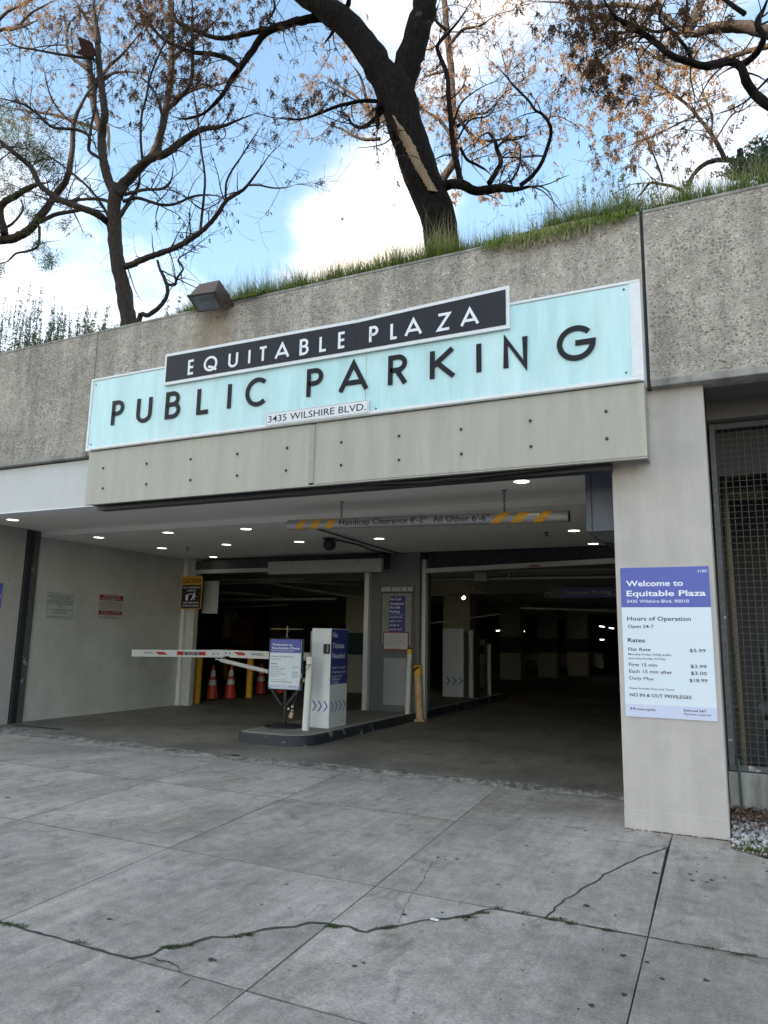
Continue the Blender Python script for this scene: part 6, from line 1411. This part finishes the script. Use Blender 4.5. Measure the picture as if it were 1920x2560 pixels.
back_tree('sunlit tree seen under the long left limb of the large tree', [[Z1(1900, 1060), Z1(1850, 880), Z1(1790, 720), Z1(1740, 600), Z1(1660, 520), Z1(1590, 480)], [Z1(1600, 500), Z1(1540, 420), Z1(1480, 380), Z1(1400, 330)], [Z1(1640, 600), Z1(1560, 600), Z1(1480, 560), Z1(1380, 520)], [Z1(1590, 470), Z1(1560, 340), Z1(1520, 280)]], 16.5, 1, 2.8, 1.1)
back_tree('sunlit tree high behind the crown of the bare tree', [[Z1(556, 1370), Z1(525, 1200), Z1(505, 1050), Z1(500, 860), Z1(570, 760), Z1(650, 680), Z1(700, 560), Z1(715, 480), Z1(740, 300), Z1(738, 60), Z1(736, -60)], [Z1(745, 260), Z1(820, 180), Z1(900, 120), Z1(980, 40)], [Z1(745, 300), Z1(680, 200), Z1(620, 100), Z1(590, 0)], [Z1(755, 420), Z1(860, 380), Z1(960, 360), Z1(1040, 320)], [Z1(738, 120), Z1(700, 40), Z1(690, -40)]], 19.0, 1, 2.4, 1.4)
# extra dense hanging seed clusters where the photo has them
def clumps(owner, name, spots, Y, mt, n1, size, ll, lw):
    T = Leafy(); tw = MB()
    for cx_, cy_, sx, sy, n in spots:
        for _ in range(n):
            p = at(random.gauss(cx_, sx), random.gauss(cy_, sy), Y+random.uniform(-.6, .6)); leafcluster(T.V, T.F, p, n1, size, ll, lw, 1.1)
            q = p+Vector((random.gauss(0, .12), random.gauss(0, .1), random.uniform(.08, .3))); tw.tube([q, (p+q)/2+Vector((random.gauss(0, .03), 0, 0)), p], .0035, 3, cap=False)
    npmesh(name, np.array(T.V), np.array(T.F), mt, owner, kind='stuff'); tw.build('twigs', M['twig'], owner, kind='stuff')
ob_ = bpy.data.objects
clumps(ct, 'foliage', [(420, 130, 60, 60, 60), (490, 60, 50, 40, 50), (380, 40, 50, 30, 34), (460, 190, 40, 30, 36), (620, 40, 60, 30, 30), (540, 270, 60, 40, 22), (330, 250, 30, 50, 16), (820, 230, 50, 30, 16), (760, 260, 40, 20, 12), (170, 40, 20, 14, 8), (360, 20, 40, 20, 18)], 9.4, M['dead'], 95, .055, .046, .0095)
clumps(ob_['overhanging_tree'], 'foliage', [(1480, 130, 40, 60, 40), (1440, 50, 60, 30, 30), (1530, 60, 40, 30, 22), (1600, 130, 60, 60, 14), (1720, 40, 60, 30, 14), (1560, 30, 80, 20, 24), (1500, 200, 30, 30, 16)], 8.4, M['dead'], 95, .050, .046, .009)
clumps(ob_['slender_tree'], 'foliage', [(1540, 310, 50, 30, 22), (1600, 320, 30, 30, 18), (1500, 250, 40, 50, 22), (1580, 230, 60, 40, 26), (1700, 240, 50, 60, 20), (1520, 370, 24, 30, 14), (1640, 400, 40, 40, 16), (1780, 320, 40, 50, 12), (1440, 180, 20, 40, 12), (1620, 180, 60, 30, 24)], 14.0, M['deadlit'], 58, .066, .07, .012)
clumps(ob_['sunlit_background_tree.002'] if 'sunlit_background_tree.002' in ob_ else ct, 'foliage', [(1130, 290, 40, 40, 26), (1180, 330, 40, 30, 20), (1110, 170, 30, 50, 18), (1250, 370, 50, 30, 16), (1140, 480, 14, 20, 8), (1230, 490, 20, 10, 7)], 17, M['deadlit'], 60, .075, .09, .015)
# nest-like torn leaf scrap high in the bare tree
t = thing('snagged_bark', 'rusty brown scrap of dead palm leaf snagged in the bare tree fork', 'dead leaf', tuple(at(215, 120, 9.1)))
q = [at(*Z1(*c), 9.05) for c in ((335, 155), (395, 182), (412, 240), (370, 245), (322, 228), (350, 212))]
mb = MB(); mb.poly(q); mb.poly([c+Vector((0, .03, .01)) for c in q[::-1]]); mb.build('leaf_blade', mat('rusty_leaf', (.03, .014, .01), .9, spec=.05), t)
t = thing('hanging_fibre', 'pale frayed bark strip hanging on the bare tree trunk', 'bark strip', tuple(at(*Z1(463, 600), 9.0)))
for k in range(4): MB().tube([at(*Z1(462+k*3, 535+k*4), 9.0), at(*Z1(468+k*2, 590), 8.98), at(*Z1(462+k*4, 640+k*14), 9.0)], [.012, .016, .004], 5).build('strip', M['wood'], t)

# ================================================================== GRASS AND WEEDS ON THE WALL
def blades(n, xf, yf, zf, hf, wd_, name, mt, label, cat, lean=.45):
    X = xf(n); Y = yf(n); H = hf(X, n); Z = zf(X, Y); a = rng.uniform(0, 6.28, n); ln = rng.normal(0, lean, n)*H; lx, ly = np.cos(a)*ln, np.sin(a)*ln*.8-.10*H
    b = rng.uniform(0, 3.14, n); wx, wy = np.cos(b)*wd_, np.sin(b)*wd_
    def P(f, k, s): return np.stack([X+lx*f*f+wx*s*k, Y+ly*f*f+wy*s*k, Z+H*(f-.28*f*f*np.abs(ln)/(H+1e-6))], -1)
    V = np.stack([P(0, 1, -1), P(0, 1, 1), P(.55, .8, 1), P(.55, .8, -1), P(1, .05, 1), P(1, .05, -1)], 1); i = np.arange(n)[:, None]*6
    F = np.concatenate([i+np.array([[0, 1, 2, 3]]), i+np.array([[3, 2, 4, 5]])], 0)
    o = npmesh(name, V.reshape(-1, 3), F, mt, None, kind='stuff'); return tag(o, label, cat)
def hprof(X):                                      # grass height along the wall top, from the photo
    return np.interp(X, [-14, -9, -7.6, -6.6, -6.1, -5.2, -4.6, -3.8, -3.3, -2.9, -2.2, -1.7, -1.3, -.8, -.45, -.1, .4, 1.2, 4], [.08, .08, .08, .12, .34, .33, .30, .32, .34, .40, .24, .26, .40, .36, .30, .30, .28, .30, .30])
zb0 = lambda X, Y: 5.73+.34*(1-np.exp(-np.maximum(0, Y-YW-.1)/1.2))
clump = lambda X: .65+.5*np.abs(np.sin(X*7.3)+.6*np.sin(X*17.1+1))/1.6
blades(42000, lambda n: rng.uniform(-13.5, 3.2, n), lambda n: YW+.095+np.abs(rng.normal(0, .20, n)), zb0, lambda X, n: hprof(X)*clump(X)*rng.uniform(.3, 1.2, n), .0032, 'bank_grass', M['grass'], 'green grass fringe growing along the top of the wall', 'grass')
blades(9000, lambda n: rng.uniform(-13.5, 3.2, n), lambda n: YW+.10+np.abs(rng.normal(0, .3, n)), zb0, lambda X, n: hprof(X)*rng.uniform(.9, 2.0, n), .0017, 'seed_stalks', M['straw'], 'thin pale grass stalks standing above the green fringe', 'dry grass', .35)
# hanging grass spilling over the edge near the joint
def hang(n, x0, x1, l_, mt, name, label):
    V = []; F = []
    for _ in range(n):
        x = random.uniform(x0, x1); L_ = l_*random.uniform(.4, 1.2); i = len(V); w_ = .003; dx = random.gauss(0, .06)
        P = [(x, YW+.12, ZT-.01), (x+dx*.3, YW+.06, ZT+.05+.05*random.random()), (x+dx*.6, YW-.03, ZT+.03), (x+dx, YW-.06-.03*random.random(), ZT-L_)]
        for p in P: V += [(p[0]-w_, p[1], p[2]), (p[0]+w_, p[1], p[2])]
        for k in range(3): F.append((i+2*k, i+2*k+1, i+2*k+3, i+2*k+2))
    o = npmesh(name, V, F, mt, None, kind='stuff'); tag(o, label, 'grass')
hang(420, -2.1, -.62, .10, M['grass'], 'spilling_grass', 'long green grass spilling over the wall edge left of the dark joint')
hang(260, -1.9, -1.0, .15, M['straw'], 'spilling_dry_grass', 'dry pale grass hanging over the wall edge left of the dark joint')
hang(260, -6.1, -5.0, .03, M['grass'], 'spilling_grass', 'green grass leaning over the wall edge right of the floodlight')
# tall weeds
def weedplant(px, py_top, Y, label, mt=None, n=5, leaf=.028, nleaf=26, spread=.10):
    top = at(px, py_top, Y); base = Vector((top.x, Y, 5.70)); h = max(.15, top.z-base.z)
    t = thing('tall_weed', label, 'plant', tuple(base), 'tall weeds on the planted bank'); st_ = MB(); V = []; F = []
    for k in range(n):
        a = random.uniform(0, 6.28); hh = h*random.uniform(.6, 1.0); dx, dy = math.cos(a)*spread*random.random(), math.sin(a)*spread*random.random(); pts = []
        for j in range(7): f = j/6; pts.append(base+Vector((dx*(.3+f), dy*(.3+f), hh*f))+Vector((random.gauss(0, .006), random.gauss(0, .006), 0)))
        st_.tube(pts, [.004*(1-.7*j/6) for j in range(7)], 4, cap=False)
        for j in range(nleaf):
            f = random.uniform(.15, 1.0); p = pts[0].lerp(pts[-1], f); leafcluster(V, F, p, 4, .02*(1.3-f), leaf*(1.4-f*.7), leaf*.26, -.2)
    st_.build('stems', M['weed'], t); npmesh('leaves', np.array(V), np.array(F), mt or M['weed'], t, kind='stuff'); return t
def Zs(x, y): return Z1(x, y)
for k, (x, y, d, n) in enumerate(((95, 1165, 'tallest grey green weed at the far left', 6), (30, 1290, 'low weed at the left frame edge', 6), (170, 1190, 'tall feathery weed, second from the far left', 6), (200, 1250, 'bushy weed beside the second tall weed', 7), (290, 1250, 'tall weed in the middle of the left weeds', 6), (390, 1300, 'shorter weed left of the bare tree trunk', 6), (430, 1310, 'small weed close to the bare tree trunk', 5), (130, 1330, 'low bushy weed between the left weeds', 6), (250, 1330, 'low dense weed behind the wall at left', 6), (340, 1340, 'low weed right of the middle weeds', 5), (745, 1265, 'weed between the thin young tree and the floodlight', 4))):
    px, py = Z1(x, y); weedplant(px, py, 7.75+.1*(k % 3), d, None, n+3, .036, 34, .17)
for x, y, d, n in ((1035, 665, 'tall grey green weed near the wall joint', 7), (990, 730, 'grey green weed left of the tallest one near the joint', 6), (1080, 740, 'grey green weed just right of the tallest one near the joint', 6), (900, 770, 'loose weed above the thick grass left of the joint', 5), (860, 720, 'thin open weed left of the joint weeds', 3), (1170, 820, 'broad leafed small weed right of the joint weeds', 6)):
    px, py = Z2(x, y); weedplant(px, py, 7.7, d, None, n, .032, 22, .12)
# dark shrub at the right edge
sh = thing('evergreen_shrub', 'dark green broad leafed shrub on the bank at the right edge', 'shrub', tuple(at(1900, 440, 8.2))); V = []; F = []; stm = MB()
for cx_, cy_, sx, sy, n in ((1640, 690, 40, 24, 90), (1590, 720, 40, 18, 60), (1530, 730, 30, 14, 34), (1660, 660, 30, 18, 40), (1500, 755, 30, 10, 20), (1720, 680, 50, 30, 50), (1310, 800, 14, 8, 8), (1160, 850, 14, 10, 6)):
    for _ in range(n):
        p = at(*Z2(random.gauss(cx_, sx), random.gauss(cy_, sy)), 8.2+random.uniform(-.3, .5)); leafcluster(V, F, p, 9, .035, .055, .013, -.3)
for k in range(14): a = at(*Z2(1600+random.uniform(-60, 90), 780), 8.3); b = at(*Z2(1600+random.uniform(-90, 110), 680), 8.3+random.uniform(-.2, .4)); stm.tube([a, (a+b)/2+Vector((random.gauss(0, .05), 0, .03)), b], .008, 5)
stm.build('stems', M['bark'], sh); npmesh('leaves', np.array(V), np.array(F), M['shrub'], sh, kind='stuff')
V = []; F = []
for _ in range(1100):
    x = random.uniform(-13, -7.6); p = Vector((x, 7.1+random.uniform(0, .5), 5.86+random.uniform(0, .16)*(1.3+math.sin(x*5)))); leafcluster(V, F, p, 7, .04, .04, .008, -.3)
o = npmesh('ground_cover', np.array(V), np.array(F), M['shrub'], None, kind='stuff'); tag(o, 'low dark leafy ground cover on the wall top at the far left', 'ground cover')
# little wire loop on the coping
a = at(758, 720, YW-.01); t = thing('wire_loop', 'small bent wire loop hanging on the wall edge right of the floodlight', 'wire', tuple(a)); MB().tube([(a.x-.03, YW-.012, ZT-.03), (a.x-.01, YW-.02, ZT+.01), (a.x+.02, YW-.02, ZT-.005), (a.x+.01, YW-.02, ZT-.04), (a.x+.03, YW-.015, ZT-.06)], .004, 5).build('loop', M['rubber'], t)
